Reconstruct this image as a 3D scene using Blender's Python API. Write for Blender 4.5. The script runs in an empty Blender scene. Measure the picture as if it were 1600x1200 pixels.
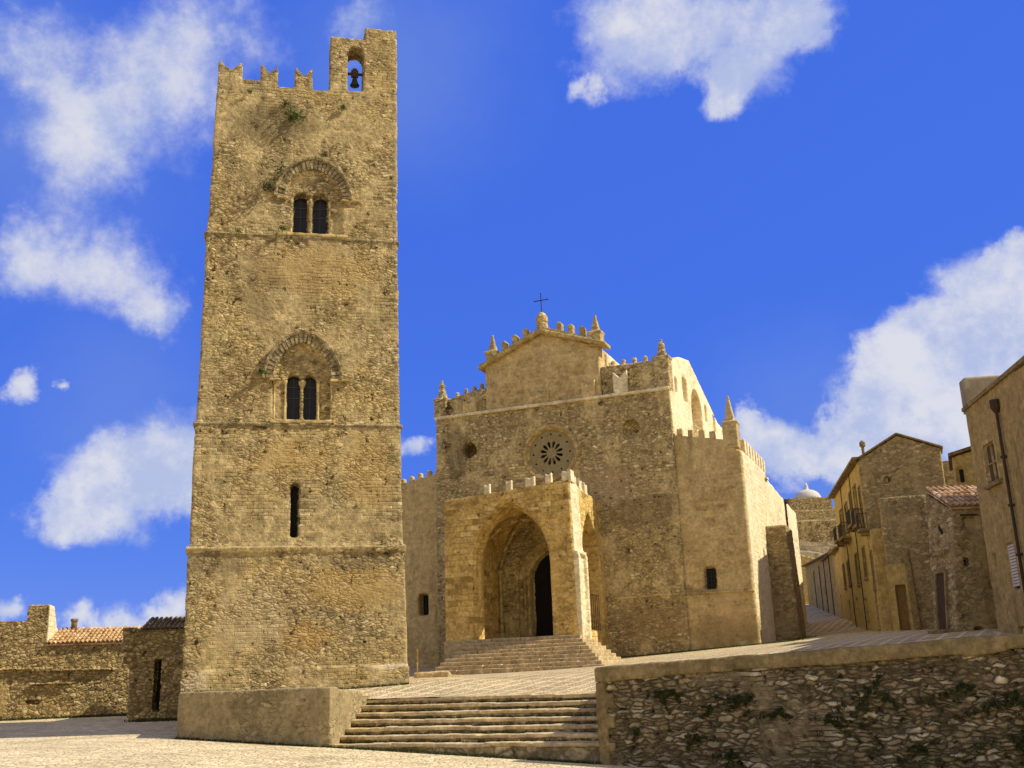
import bpy, bmesh, math, random
import numpy as np
from mathutils import Vector, Matrix, noise as mn
random.seed(7)
SC = bpy.context.scene
COL = SC.collection
R = math.radians
# ------------------------------------------------------------------ camera
EYE = 1.95
PITCH, ROLL = R(15.4), R(2.02)
cam = bpy.data.cameras.new('camera'); cam.sensor_width = 36.0
cam.lens = 1670.0 / 1600.0 * 36.0
cam.clip_end = 3000; cam.clip_start = 0.1
co = bpy.data.objects.new('camera', cam); COL.objects.link(co); SC.camera = co
F = Vector((0, math.cos(PITCH), math.sin(PITCH))); R0 = Vector((1, 0, 0)); U0 = Vector((0, -math.sin(PITCH), math.cos(PITCH)))
RR = math.cos(ROLL) * R0 - math.sin(ROLL) * U0
UU = math.sin(ROLL) * R0 + math.cos(ROLL) * U0
M = Matrix((RR, UU, -F)).transposed().to_4x4(); M.translation = Vector((0, 0, EYE))
co.matrix_world = M
# ------------------------------------------------------------------ light and exposure
SC.view_settings.view_transform = 'Standard'; SC.view_settings.look = 'None'
SC.view_settings.gamma = 1.0; SC.view_settings.exposure = 0.22
SUN_AZ, SUN_EL, SUN_E = R(5.0), R(44.0), 4.8      # azimuth: 0 = from +X, positive turns towards the viewer
SKY_E = 0.12
sd = Vector((math.cos(SUN_AZ) * math.cos(SUN_EL), -math.sin(SUN_AZ) * math.cos(SUN_EL), math.sin(SUN_EL)))
sl = bpy.data.lights.new('sun', 'SUN'); sl.energy = SUN_E; sl.angle = R(0.5); sl.color = (1.0, 0.92, 0.75)
so = bpy.data.objects.new('sun', sl); COL.objects.link(so); so.rotation_euler = sd.to_track_quat('Z', 'Y').to_euler()
so.location = (60, 0, 60)


class NT:
    """short hand for building node trees"""
    def __init__(s, tree): s.t = tree; s.n = tree.nodes; s.l = tree.links
    def node(s, typ, **kw):
        n = s.n.new(typ)
        for k, v in kw.items(): setattr(n, k, v)
        return n
    def put(s, sock, v):
        if isinstance(v, bpy.types.NodeSocket): s.l.new(v, sock)
        elif v is not None:
            if isinstance(v, (tuple, list)) and len(v) == 3 and sock.type == 'RGBA': v = (*v, 1)
            sock.default_value = v
    def math(s, op, a, b=None, c=None, clamp=False):
        n = s.node('ShaderNodeMath', operation=op, use_clamp=clamp); s.put(n.inputs[0], a)
        if b is not None: s.put(n.inputs[1], b)
        if c is not None: s.put(n.inputs[2], c)
        return n.outputs[0]
    def vec(s, op, a, b=None, out=0):
        n = s.node('ShaderNodeVectorMath', operation=op); s.put(n.inputs[0], a)
        if b is not None: s.put(n.inputs[1], b)
        return n.outputs[out]
    def scale(s, a, f):
        n = s.node('ShaderNodeVectorMath', operation='SCALE'); s.put(n.inputs[0], a); s.put(n.inputs[3], f); return n.outputs[0]
    def noise(s, v, sc, det=3, rough=0.55, color=False, dist=0.0):
        n = s.node('ShaderNodeTexNoise'); s.put(n.inputs['Vector'], v); n.inputs['Scale'].default_value = sc
        n.inputs['Detail'].default_value = det; n.inputs['Roughness'].default_value = rough; n.inputs['Distortion'].default_value = dist
        return n.outputs[1 if color else 0]
    def ramp(s, f, stops, interp='LINEAR'):
        n = s.node('ShaderNodeValToRGB'); s.put(n.inputs[0], f); r = n.color_ramp; r.interpolation = interp
        while len(r.elements) < len(stops): r.elements.new(0.5)
        for e, (p, c) in zip(r.elements, stops):
            e.position = p; e.color = (c, c, c, 1) if isinstance(c, (int, float)) else (*c, 1)
        return n.outputs[0]
    def sstep(s, v, a, b):
        n = s.node('ShaderNodeMapRange', interpolation_type='SMOOTHSTEP'); s.put(n.inputs[0], v)
        n.inputs[1].default_value = a; n.inputs[2].default_value = b; return n.outputs[0]
    def mix(s, f, a, b, mode='MIX'):
        n = s.node('ShaderNodeMix', data_type='RGBA', blend_type=mode); s.put(n.inputs[0], f); s.put(n.inputs[6], a); s.put(n.inputs[7], b)
        return n.outputs[2]
    def fmix(s, f, a, b):
        n = s.node('ShaderNodeMix', data_type='FLOAT'); s.put(n.inputs[0], f); s.put(n.inputs[2], a); s.put(n.inputs[3], b)
        return n.outputs[0]


# ------------------------------------------------------------------ sky: Nishita light with cumulus clouds placed by direction
w = bpy.data.worlds.new('World'); SC.world = w; w.use_nodes = True
t = NT(w.node_tree); t.n.clear()
sky = t.node('ShaderNodeTexSky', sky_type='NISHITA'); sky.sun_disc = False
sky.sun_elevation = SUN_EL; sky.sun_rotation = math.pi / 2 + SUN_AZ; sky.altitude = 700
sky.air_density = 1.0; sky.dust_density = 0.2; sky.ozone_density = 3.0
CLOUDS = [(-0.3201,0.8162,0.4810,0.0765),(-0.2532,0.8036,0.5386,0.0706),(-0.3574,0.8196,0.4479,0.0529),(-0.3879,0.7657,0.5131,0.0412),(-0.3754,0.8529,0.3628,0.0559),(-0.3280,0.8764,0.3526,0.0471),(-0.4166,0.8358,0.3574,0.0353),(-0.3152,0.8946,0.3168,0.0265),(-0.3545,0.9178,0.1789,0.0500),(-0.3195,0.9287,0.1882,0.0529),(-0.3902,0.9074,0.1560,0.0265),(-0.2939,0.9397,0.1749,0.0412),(-0.3430,0.9372,0.0636,0.0247),(-0.3110,0.9476,0.0724,0.0206),(-0.3763,0.9245,0.0609,0.0165),(-0.4240,0.9034,0.0645,0.0153),(0.1016,0.8301,0.5483,0.0500),(0.1569,0.8192,0.5516,0.0412),(0.2274,0.8178,0.5287,0.0559),(0.2070,0.8411,0.4997,0.0265),(0.2678,0.7970,0.5414,0.0353),(0.0698,0.8580,0.5089,0.0165),(0.4064,0.8642,0.2968,0.0500),(0.3537,0.8970,0.2640,0.0400),(0.4335,0.8450,0.3130,0.0330),(0.3320,0.9179,0.2173,0.0441),(0.3999,0.8900,0.2191,0.0706),(0.2413,0.9511,0.1930,0.0353),(0.2897,0.9372,0.1941,0.0353),(0.2094,0.9525,0.2213,0.0141),(-0.0853,0.9728,0.2154,0.0141),(-0.1230,0.8149,0.5664,0.0324),(-0.4209,0.8720,0.2499,0.0147),(-0.3910,0.8831,0.2593,0.0082)]
dirv = t.node('ShaderNodeTexCoord').outputs['Generated']
dirn = t.vec('NORMALIZE', dirv)
wn = t.noise(dirn, 9.0, 6, 0.62, color=True)
warp = t.vec('ADD', dirn, t.scale(t.vec('SUBTRACT', wn, (0.5, 0.5, 0.5)), 0.10))
acc = None
for ic, (x, y, z, r) in enumerate(CLOUDS):
    d = t.vec('DISTANCE', warp, (x, y, z), out=1)
    m = t.math('SUBTRACT', 1.0, t.math('DIVIDE', d, r * 1.25), clamp=True)
    m = t.math('MULTIPLY', m, .62 if ic < 8 or ic == 31 else (1.7 if ic >= 22 and ic < 29 else 1.0))
    acc = m if acc is None else t.math('ADD', acc, m)
acc = t.math('MULTIPLY', t.math('MINIMUM', acc, 1.0), 1.0)
fb = t.noise(dirn, 13.0, 9, 0.66)
dens = t.math('ADD', acc, t.math('MULTIPLY', t.math('SUBTRACT', fb, 0.5), 1.1))
cm = t.math('MULTIPLY', t.sstep(dens, 0.08, 0.66), t.math('ADD', 0.66, t.math('MULTIPLY', t.sstep(dens, .2, 1.0), .32)))
cm = t.math('MULTIPLY', cm, t.sstep(acc, 0.0, 0.14))
cm = t.math('MULTIPLY', cm, 0.90)
hs = t.node('ShaderNodeHueSaturation'); hs.inputs['Saturation'].default_value = 1.25; t.l.new(sky.outputs[0], hs.inputs['Color'])
deep = t.mix(0.82, hs.outputs[0], (0.40, 1.10, 5.9))
fb2 = t.noise(t.vec('ADD', dirn, (0.018, 0.0, 0.020)), 13.0, 9, 0.66)
shade = t.sstep(t.math('ADD', t.math('MULTIPLY', t.math('SUBTRACT', fb, fb2), 1.2), t.noise(dirn, 7.0, 5, 0.6)), 0.28, 0.72)
veil = None
for (x, y, z, r) in ((-0.09, 0.845, 0.527, .16), (-0.40, 0.80, 0.45, .20), (-0.35, 0.90, 0.25, .13), (0.27, 0.94, 0.19, .15)):
    m = t.sstep(t.vec('DISTANCE', warp, (x, y, z), out=1), r, 0.0); veil = m if veil is None else t.math('MAXIMUM', veil, m)
deep = t.mix(t.math('MULTIPLY', veil, t.math('ADD', .12, t.math('MULTIPLY', t.noise(dirn, 5.0, 6, .6), .5))), deep, (1.5, 2.3, 5.2))
ccol = t.mix(shade, (3.6, 4.1, 5.6), (5.7, 5.7, 5.9))
colr = t.mix(cm, deep, ccol)
# unseen warm cloud bank added behind the viewer to warm the fill light
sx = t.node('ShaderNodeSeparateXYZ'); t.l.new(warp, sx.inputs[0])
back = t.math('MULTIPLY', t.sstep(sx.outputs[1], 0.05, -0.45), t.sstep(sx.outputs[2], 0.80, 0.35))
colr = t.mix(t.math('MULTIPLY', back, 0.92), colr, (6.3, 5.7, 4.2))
colr = t.mix(t.math('MULTIPLY', t.sstep(sx.outputs[2], 0.74, 0.92), 0.9), colr, (4.4, 4.1, 3.3))  # pale cloud added overhead, out of frame, to warm the shaded ground
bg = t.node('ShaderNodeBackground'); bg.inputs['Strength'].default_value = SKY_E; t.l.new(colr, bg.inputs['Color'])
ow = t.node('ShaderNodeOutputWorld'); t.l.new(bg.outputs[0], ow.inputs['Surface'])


# ------------------------------------------------------------------ materials
def new_mat(name, rough=0.95, disp='BUMP'):
    m = bpy.data.materials.new(name); m.use_nodes = True
    t = NT(m.node_tree); b = t.n['Principled BSDF']; b.inputs['Roughness'].default_value = rough
    b.inputs['Specular IOR Level'].default_value = 0.15
    m.displacement_method = disp
    return m, t, b


def stone(name, dark, base, light, mortar, size=(0.34, 0.34, 0.2), joint=0.10, relief=0.03, swell=0.03, warp=0.25,
          course=0.0, plaster=0.0, plaster_col=None, pits=0.5, tint=None, tint_amt=0.5, contrast=1.0, fine=0.35, disp='BOTH', stain=0.4, blotch=()):
    """weathered masonry: rubble cells, optional coursed blocks, patches of old plaster, pits, stains with a shape of their own"""
    m, t, b = new_mat(name, 0.95, disp)
    fx = lambda c: None if c is None else (c[0] * 1.02, c[1] * 1.09, c[2] * 1.09)
    dark, base, light, mortar, plaster_col, tint = map(fx, (dark, base, light, mortar, plaster_col, tint))
    P = t.node('ShaderNodeTexCoord').outputs['Object']
    wv = t.scale(t.vec('SUBTRACT', t.noise(P, 1.6, 3, 0.6, color=True), (0.5, 0.5, 0.5)), warp)
    W = t.vec('ADD', P, t.vec('ADD', wv, t.scale(t.vec('SUBTRACT', t.noise(P, 5.5, 3, 0.6, color=True), (0.5, 0.5, 0.5)), warp * .42)))
    V = t.vec('DIVIDE', W, size)
    vc = t.node('ShaderNodeTexVoronoi', feature='F1'); t.put(vc.inputs['Vector'], V); vc.inputs['Scale'].default_value = 1.0
    ve = t.node('ShaderNodeTexVoronoi', feature='DISTANCE_TO_EDGE'); t.put(ve.inputs['Vector'], V); ve.inputs['Scale'].default_value = 1.0
    cell = t.node('ShaderNodeSeparateColor'); t.l.new(vc.outputs['Color'], cell.inputs[0])
    cv = cell.outputs[0]
    em = t.sstep(ve.outputs['Distance'], 0.0, joint * 1.6)
    if course > 0:
        sp = t.node('ShaderNodeSeparateXYZ'); t.l.new(t.vec('ADD', P, t.scale(wv, 0.55)), sp.inputs[0])
        cb = t.node('ShaderNodeCombineXYZ'); t.put(cb.inputs[0], t.math('ADD', sp.outputs[0], sp.outputs[1])); t.put(cb.inputs[1], sp.outputs[2])
        br = t.node('ShaderNodeTexBrick'); t.l.new(cb.outputs[0], br.inputs['Vector'])
        br.inputs['Color1'].default_value = (0, 0, 0, 1); br.inputs['Color2'].default_value = (1, 1, 1, 1); br.inputs['Mortar'].default_value = (.5, .5, .5, 1)
        br.inputs['Scale'].default_value = 1.0; br.inputs['Mortar Size'].default_value = 0.020; br.inputs['Mortar Smooth'].default_value = 0.9
        br.inputs['Brick Width'].default_value = size[0] * 1.5; br.inputs['Row Height'].default_value = size[2] * 1.15
        bm_ = t.math('SUBTRACT', 1.0, br.outputs['Fac'])
        mask = t.sstep(t.noise(P, 0.33, 3, 0.6), 0.62 - course * 0.3, 0.70 - course * 0.3)
        em = t.fmix(mask, em, bm_)
        bv = t.node('ShaderNodeSeparateColor'); t.l.new(br.outputs['Color'], bv.inputs[0])
        cv = t.fmix(mask, cv, bv.outputs[0])
    col = t.ramp(cv, [(0.0, dark), (0.35, base), (0.75, base), (1.0, light)])
    col = t.mix(t.math('SUBTRACT', 1.0, em), col, mortar)
    big = t.noise(P, 0.22, 4, 0.6, dist=0.3)
    if tint is not None:
        col = t.mix(t.math('MULTIPLY', t.sstep(big, 0.40, 0.66), tint_amt), col, tint)
    pm = None
    if plaster > 0:
        pm = t.sstep(t.noise(t.vec('MULTIPLY', P, (1, 1, 0.8)), 0.45, 6, 0.68), 0.72 - plaster * 0.5, 0.78 - plaster * 0.42)
        pm = t.math('MULTIPLY', pm, 0.88)
        col = t.mix(pm, col, plaster_col)
    fn = t.noise(P, 6.5, 7, 0.68)
    md = t.noise(P, 2.6, 5, 0.7)
    col = t.mix(1.0, col, t.ramp(md, [(0.32, 1 - fine * .7), (0.68, 1 + fine * .7)]), 'MULTIPLY')
    col = t.mix(1.0, col, t.ramp(fn, [(0.25, 1 - fine * contrast), (0.75, 1 + fine * contrast)]), 'MULTIPLY')
    # rain streaks / lichen: stretched in z
    st = t.noise(t.vec('MULTIPLY', P, (1.3, 1.3, 0.22)), 1.0, 5, 0.7)
    col = t.mix(t.math('MULTIPLY', t.sstep(st, 0.52, 0.78), stain), col, tuple(c * 0.38 for c in base))
    col = t.mix(t.math('MULTIPLY', t.sstep(t.noise(P, 0.75, 5, 0.7), 0.50, 0.75), stain * 0.8), col, tuple(c * 1.0 for c in dark))
    if blotch:     # lichen, washed plaster and iron stains at fixed places on the wall
        sp2 = t.node('ShaderNodeSeparateXYZ'); t.l.new(t.vec('ADD', P, t.scale(t.vec('SUBTRACT', t.noise(P, 1.2, 6, 0.7, color=True), (.5, .5, .5)), 1.5)), sp2.inputs[0])
        for bx, bz, rx_, rz_, bc, am in blotch:
            dx = t.math('DIVIDE', t.math('SUBTRACT', sp2.outputs[0], bx), rx_); dz = t.math('DIVIDE', t.math('SUBTRACT', sp2.outputs[2], bz), rz_)
            q = t.math('ADD', t.math('MULTIPLY', dx, dx), t.math('MULTIPLY', dz, dz))
            col = t.mix(t.math('MULTIPLY', t.sstep(q, 1.25, .35), am), col, bc)
    pt = t.sstep(t.noise(P, 3.6, 4, 0.6), 0.61, 0.68)
    pt = t.math('MULTIPLY', pt, pits)
    if pm is not None: pt = t.math('MULTIPLY', pt, t.math('SUBTRACT', 1.0, t.math('MULTIPLY', pm, 0.7)))
    col = t.mix(pt, col, tuple(c * 0.45 for c in dark))
    t.put(b.inputs['Base Color'], col)
    h = t.math('MULTIPLY', em, 1.0)
    h = t.math('ADD', h, t.math('MULTIPLY', cv, 0.6))
    if pm is not None: h = t.fmix(pm, h, 1.35)
    h = t.math('MULTIPLY', h, relief)
    h = t.math('ADD', h, t.math('MULTIPLY', fn, relief * 1.4))
    h = t.math('ADD', h, t.math('MULTIPLY', t.math('SUBTRACT', t.noise(P, 1.1, 4, 0.6), 0.5), swell * 2))
    h = t.math('SUBTRACT', h, t.math('MULTIPLY', pt, relief * 1.6))
    dn = t.node('ShaderNodeDisplacement'); dn.inputs['Midlevel'].default_value = 0.0; dn.inputs['Scale'].default_value = 1.0
    t.put(dn.inputs['Height'], t.math('SUBTRACT', h, relief * 1.6))
    t.l.new(dn.outputs[0], t.n['Material Output'].inputs['Displacement'])
    return m


def plain(name, color, rough=0.8, var=0.25, scale=3.0, metal=0.0, bump=0.006, col2=None):
    m, t, b = new_mat(name, rough)
    P = t.node('ShaderNodeTexCoord').outputs['Object']
    f = t.noise(P, scale, 6, 0.65)
    c = t.mix(1.0, color, t.ramp(f, [(0.25, 1 - var), (0.75, 1 + var)]), 'MULTIPLY')
    if col2: c = t.mix(t.sstep(t.noise(P, scale * 0.35, 5, 0.65), 0.42, 0.62), c, col2)
    t.put(b.inputs['Base Color'], c); b.inputs['Metallic'].default_value = metal
    if bump:
        dn = t.node('ShaderNodeDisplacement'); dn.inputs['Midlevel'].default_value = 0.5; dn.inputs['Scale'].default_value = bump * 4
        t.put(dn.inputs['Height'], f); t.l.new(dn.outputs[0], t.n['Material Output'].inputs['Displacement'])
    return m


M_tower = stone('tower_stone', (.17, .115, .052), (.37, .265, .125), (.60, .465, .255), (.235, .165, .08), size=(.25, .25, .115), course=.45, joint=.15,
                plaster=.50, plaster_col=(.41, .295, .14), pits=1.0, tint=(.42, .28, .10), tint_amt=.45, relief=.036, swell=.045, stain=.45, fine=.5,
                blotch=[(2.5, 23.9, 1.8, .95, (.13, .10, .05), .62), (1.9, 21.4, 1.2, .55, (.18, .13, .06), .3), (4.4, 17.6, 2.6, 1.1, (.40, .27, .10), .45), (2.1, 16.8, .9, 1.6, (.19, .14, .07), .4),
                        (1.6, 13.2, .9, 1.1, (.26, .18, .08), .3), (3.7, 10.1, 1.7, .7, (.42, .28, .10), .5), (6.4, 9.6, 1.1, 1.6, (.40, .265, .09), .5), (5.9, 5.3, 1.9, .9, (.40, .26, .085), .55), (4.2, 3.6, 1.1, .5, (.40, .25, .08), .55),
                        (.9, 6.2, 1.3, .45, (.15, .11, .06), .55), (6.0, 6.3, 1.5, .3, (.16, .12, .06), .5), (2.2, 4.4, 1.5, 1.3, (.46, .36, .20), .4), (7.1, 2.5, .7, .16, (.62, .52, .36), .6), (.5, 2.2, .6, .3, (.5, .42, .28), .5)])
M_trim = stone('carved_limestone', (.32, .21, .08), (.52, .365, .15), (.64, .47, .22), (.36, .25, .11), size=(.5, .5, .35), relief=.012, swell=.010, pits=.35, fine=.3, stain=.4)
M_arch = stone('weathered_shaded_voussoir', (.16, .115, .06), (.31, .23, .12), (.45, .35, .19), (.18, .13, .07), size=(.3, .3, .3), relief=.012, swell=.010, pits=.7, fine=.4, stain=.7)  # weathered stone, darkened further for shade on arch undersides and string courses
M_church = stone('church_rubble', (.21, .145, .06), (.51, .37, .17), (.74, .57, .31), (.33, .235, .11), size=(.29, .29, .14), course=.25, joint=.15,
                 plaster=.45, plaster_col=(.56, .41, .19), pits=1.0, relief=.036, swell=.05, stain=.45, fine=.45,
                 blotch=[(-5.6, 10.6, 2.3, .9, (.16, .11, .055), .5), (-7.6, 12.2, 1.7, 1.3, (.48, .36, .20), .5), (-16.8, 15.0, .8, 1.8, (.15, .11, .055), .5), (-5.4, 4.6, 2.2, 1.2, (.30, .20, .09), .5)])
M_plast = stone('church_plaster', (.38, .26, .11), (.50, .345, .15), (.58, .42, .20), (.46, .32, .14), size=(.42, .42, .2), course=.9,
                plaster=.56, plaster_col=(.55, .39, .18), pits=.5, relief=.016, swell=.035, stain=.75, fine=.34,
                blotch=[(-1.6, 3.9, 2.0, .9, (.24, .165, .08), .6), (-2.9, 6.1, 1.2, .3, (.2, .14, .07), .5), (-1.2, 5.0, .9, .8, (.52, .36, .18), .4)])
M_side = stone('church_flank_stone', (.60, .45, .25), (.76, .60, .37), (.84, .68, .44), (.60, .45, .25), size=(.45, .45, .22), course=.9,
               plaster=.5, plaster_col=(.78, .62, .39), pits=.35, relief=.014, swell=.03, stain=.3, fine=.22)
M_portico = stone('portico_stone', (.34, .20, .055), (.60, .385, .12), (.74, .51, .20), (.42, .27, .09), size=(.5, .5, .26), course=.6,
                  plaster=.5, plaster_col=(.61, .395, .13), pits=.85, relief=.024, swell=.03, stain=.42, fine=.42)
M_pale = stone('pale_stone', (.56, .43, .25), (.76, .61, .38), (.84, .70, .47), (.66, .52, .32), size=(.6, .6, .3), relief=.012, swell=.015, pits=.35, fine=.25, stain=.3)
M_wall = stone('dry_rubble', (.12, .085, .045), (.29, .21, .115), (.58, .47, .31), (.095, .07, .038), size=(.34, .34, .105), joint=.15,
               warp=.26, course=.35, plaster=.40, plaster_col=(.215, .155, .08), pits=1.0, relief=.055, swell=.06, stain=.6, fine=.5)
M_cope = stone('coping_plaster', (.14, .095, .04), (.235, .162, .07), (.31, .22, .10), (.2, .135, .06), size=(.9, .9, .5), plaster=.8,
               plaster_col=(.25, .172, .076), pits=.9, relief=.022, swell=.05, stain=.8, fine=.45)
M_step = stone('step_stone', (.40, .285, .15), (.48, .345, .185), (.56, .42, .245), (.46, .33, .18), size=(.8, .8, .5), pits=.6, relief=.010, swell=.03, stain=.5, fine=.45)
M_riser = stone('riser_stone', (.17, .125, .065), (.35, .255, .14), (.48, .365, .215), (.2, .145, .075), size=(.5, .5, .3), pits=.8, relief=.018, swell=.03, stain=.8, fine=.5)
M_house = stone('house_plaster', (.22, .145, .055), (.36, .24, .09), (.45, .31, .13), (.3, .2, .08), size=(.5, .5, .3), plaster=.66,
                plaster_col=(.38, .255, .095), pits=.4, relief=.010, swell=.03, stain=.8, fine=.4)
M_gable = stone('house_rubble', (.19, .13, .06), (.34, .24, .115), (.50, .37, .20), (.26, .18, .085), size=(.32, .32, .16), plaster=.48,
                plaster_col=(.35, .245, .115), pits=.6, relief=.02, swell=.04, stain=.5, fine=.38)
M_yell = stone('yellow_plaster', (.28, .18, .06), (.43, .29, .095), (.54, .385, .15), (.37, .25, .09), size=(.8, .8, .5), plaster=.8,
               plaster_col=(.46, .315, .11), pits=.3, relief=.008, swell=.02, stain=.85, fine=.38)
M_left = stone('precinct_rubble', (.17, .11, .045), (.42, .285, .12), (.60, .44, .22), (.24, .16, .07), size=(.26, .26, .14), plaster=.32, joint=.14,
               plaster_col=(.42, .285, .115), pits=.9, relief=.04, swell=.05, stain=.45, fine=.45)
M_tile = stone('roof_tile_clay', (.30, .16, .07), (.52, .30, .13), (.70, .48, .26), (.4, .24, .11), size=(.19, .3, .3), joint=.02, pits=.4, relief=.004, swell=.0, disp='BUMP', stain=.3, fine=.3)
M_tiledark = stone('roof_tile_old', (.12, .08, .04), (.24, .16, .075), (.34, .24, .12), (.16, .1, .05), size=(.19, .3, .3), joint=.02, pits=.5, relief=.004, swell=.0, disp='BUMP')
M_tilered = stone('roof_tile_red', (.32, .17, .08), (.52, .31, .17), (.74, .54, .36), (.32, .19, .1), size=(.22, .4, .4), joint=.02, pits=.4, relief=.004, swell=.0, disp='BUMP')
M_rock = stone('hill_rock', (.13, .09, .05), (.25, .175, .09), (.36, .26, .14), (.17, .12, .06), size=(3, 3, 1.2), pits=.5, relief=.1, swell=.3, disp='BUMP', stain=.5)
M_dark = plain('dark_opening', (.012, .011, .012), 0.6, bump=0)
M_glass = plain('dark_glass', (.020, .020, .030), 0.25, bump=0)
M_iron = plain('iron', (.05, .045, .04), 0.6, metal=.4, bump=0)
M_lead = plain('window_lead', (.09, .085, .09), 0.6, bump=0)
M_bronze = plain('old_bronze', (.05, .06, .045), 0.55, metal=.5, bump=0)
M_wood = plain('old_wood', (.075, .045, .025), 0.8, scale=5)
M_brownwood = plain('brown_wood', (.26, .15, .045), 0.8, scale=5)
M_rust = plain('rusty_pipe', (.06, .04, .025), 0.8)
M_shut = plain('brown_shutter', (.11, .07, .05), 0.8)
M_white = plain('white_blind', (.62, .57, .48), 0.8, var=.1)
M_leaf = plain('weed_leaf', (.075, .095, .022), 0.8, var=.5, scale=9, bump=0)
M_moss = plain('moss_leaf', (.05, .058, .018), 0.9, var=.5, scale=9, bump=0)
M_dome = plain('dome_white', (.55, .51, .45), .8, var=.12)


def paving(name, base, line, dark, ang, spacing, lw, cobble=0.14, bands=True):
    m, t, b = new_mat(name, 0.9)
    P = t.node('ShaderNodeTexCoord').outputs['Object']
    W = t.vec('ADD', P, t.scale(t.vec('SUBTRACT', t.noise(P, 0.6, 3, 0.5, color=True), (.5, .5, .5)), .25))
    vr = t.node('ShaderNodeTexVoronoi', feature='F1'); t.put(vr.inputs['Vector'], t.scale(W, 1 / cobble)); vr.inputs['Scale'].default_value = 1.0
    ve = t.node('ShaderNodeTexVoronoi', feature='DISTANCE_TO_EDGE'); t.put(ve.inputs['Vector'], t.scale(W, 1 / cobble)); ve.inputs['Scale'].default_value = 1.0
    sc = t.node('ShaderNodeSeparateColor'); t.l.new(vr.outputs['Color'], sc.inputs[0])
    c = t.ramp(sc.outputs[0], [(0, tuple(x * .72 for x in base)), (.5, base), (1, tuple(min(1, x * 1.22) for x in base))])
    e = t.sstep(ve.outputs['Distance'], 0, .16)
    c = t.mix(t.math('MULTIPLY', t.math('SUBTRACT', 1.0, e), .6), c, dark)
    lm = None
    if bands:
        sp = t.node('ShaderNodeSeparateXYZ'); t.l.new(W, sp.inputs[0])
        for k, a in enumerate((ang, ang + 90)):
            q = t.math('ADD', t.math('MULTIPLY', sp.outputs[0], math.cos(R(a))), t.math('MULTIPLY', sp.outputs[1], math.sin(R(a))))
            fr = t.math('FRACT', t.math('DIVIDE', q, spacing * (1 if k == 0 else 2.2)))
            mk = t.math('LESS_THAN', fr, lw / (1 if k == 0 else 2.2))
            lm = mk if lm is None else t.math('MAXIMUM', lm, mk)
        c = t.mix(t.math('MULTIPLY', lm, .8), c, line)
    big = t.noise(P, .5, 5, .65)
    c = t.mix(1.0, c, t.ramp(big, [(.25, .74), (.75, 1.18)]), 'MULTIPLY')
    c = t.mix(t.math('MULTIPLY', t.sstep(t.noise(P, .28, 5, .7), .55, .72), .35), c, tuple(x * .6 for x in dark))
    t.put(b.inputs['Base Color'], c)
    dn = t.node('ShaderNodeDisplacement'); dn.inputs['Midlevel'].default_value = 0.5; dn.inputs['Scale'].default_value = .03
    t.put(dn.inputs['Height'], t.math('ADD', e, t.noise(P, 7, 5, .6))); t.l.new(dn.outputs[0], t.n['Material Output'].inputs['Displacement'])
    return m


M_square = paving('square_paving', (.70, .575, .34), (.75, .625, .38), (.42, .32, .18), 60, 2.6, .08, .20)
M_plat = paving('churchyard_paving', (.55, .43, .24), (.78, .65, .42), (.30, .22, .12), -28, .62, .22, .13)
M_street = M_plat


# ------------------------------------------------------------------ mesh helpers
def link(o, parent=None):
    COL.objects.link(o)
    if parent is not None: o.parent = parent
    return o


def obj(name, bm, mat, parent=None, smooth=False, recalc=True):
    if recalc: bmesh.ops.recalc_face_normals(bm, faces=bm.faces[:])
    me = bpy.data.meshes.new(name); bm.to_mesh(me); bm.free()
    me.materials.append(mat)
    if smooth: me.shade_smooth()
    return link(bpy.data.objects.new(name, me), parent)


def thing(name, label, cat, loc=(0, 0, 0), rotz=0, group=None):
    o = bpy.data.objects.new(name, None); o.empty_display_size = .3; COL.objects.link(o)
    o.location = loc; o.rotation_euler = (0, 0, R(rotz)); o['label'] = label; o['category'] = cat
    if group: o['group'] = group
    return o


def tag(o, label, cat, group=None):
    o['label'] = label; o['category'] = cat
    if group: o['group'] = group
    return o


def box(bm, x0, x1, y0, y1, z0, z1, jit=0.0):
    v = [bm.verts.new((x + random.uniform(-jit, jit), y + random.uniform(-jit, jit), z + random.uniform(-jit, jit)))
         for z in (z0, z1) for x, y in ((x0, y0), (x1, y0), (x1, y1), (x0, y1))]
    for f in ((3, 2, 1, 0), (4, 5, 6, 7), (0, 1, 5, 4), (1, 2, 6, 5), (2, 3, 7, 6), (3, 0, 4, 7)):
        bm.faces.new([v[i] for i in f])


def hexa(bm, p):           # eight corners: bottom four then top four
    v = [bm.verts.new(q) for q in p]
    for f in ((3, 2, 1, 0), (4, 5, 6, 7), (0, 1, 5, 4), (1, 2, 6, 5), (2, 3, 7, 6), (3, 0, 4, 7)):
        bm.faces.new([v[i] for i in f])


def pxz(bm, pts, y0, y1):   # outline in x,z pushed through y
    a = [bm.verts.new((x, y0, z)) for x, z in pts]; b = [bm.verts.new((x, y1, z)) for x, z in pts]
    n = len(pts); bm.faces.new(a); bm.faces.new(b[::-1])
    for i in range(n): bm.faces.new((a[i], b[i], b[(i + 1) % n], a[(i + 1) % n]))


def pyz(bm, pts, x0, x1):
    a = [bm.verts.new((x0, y, z)) for y, z in pts]; b = [bm.verts.new((x1, y, z)) for y, z in pts]
    n = len(pts); bm.faces.new(a); bm.faces.new(b[::-1])
    for i in range(n): bm.faces.new((a[i], b[i], b[(i + 1) % n], a[(i + 1) % n]))


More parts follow.
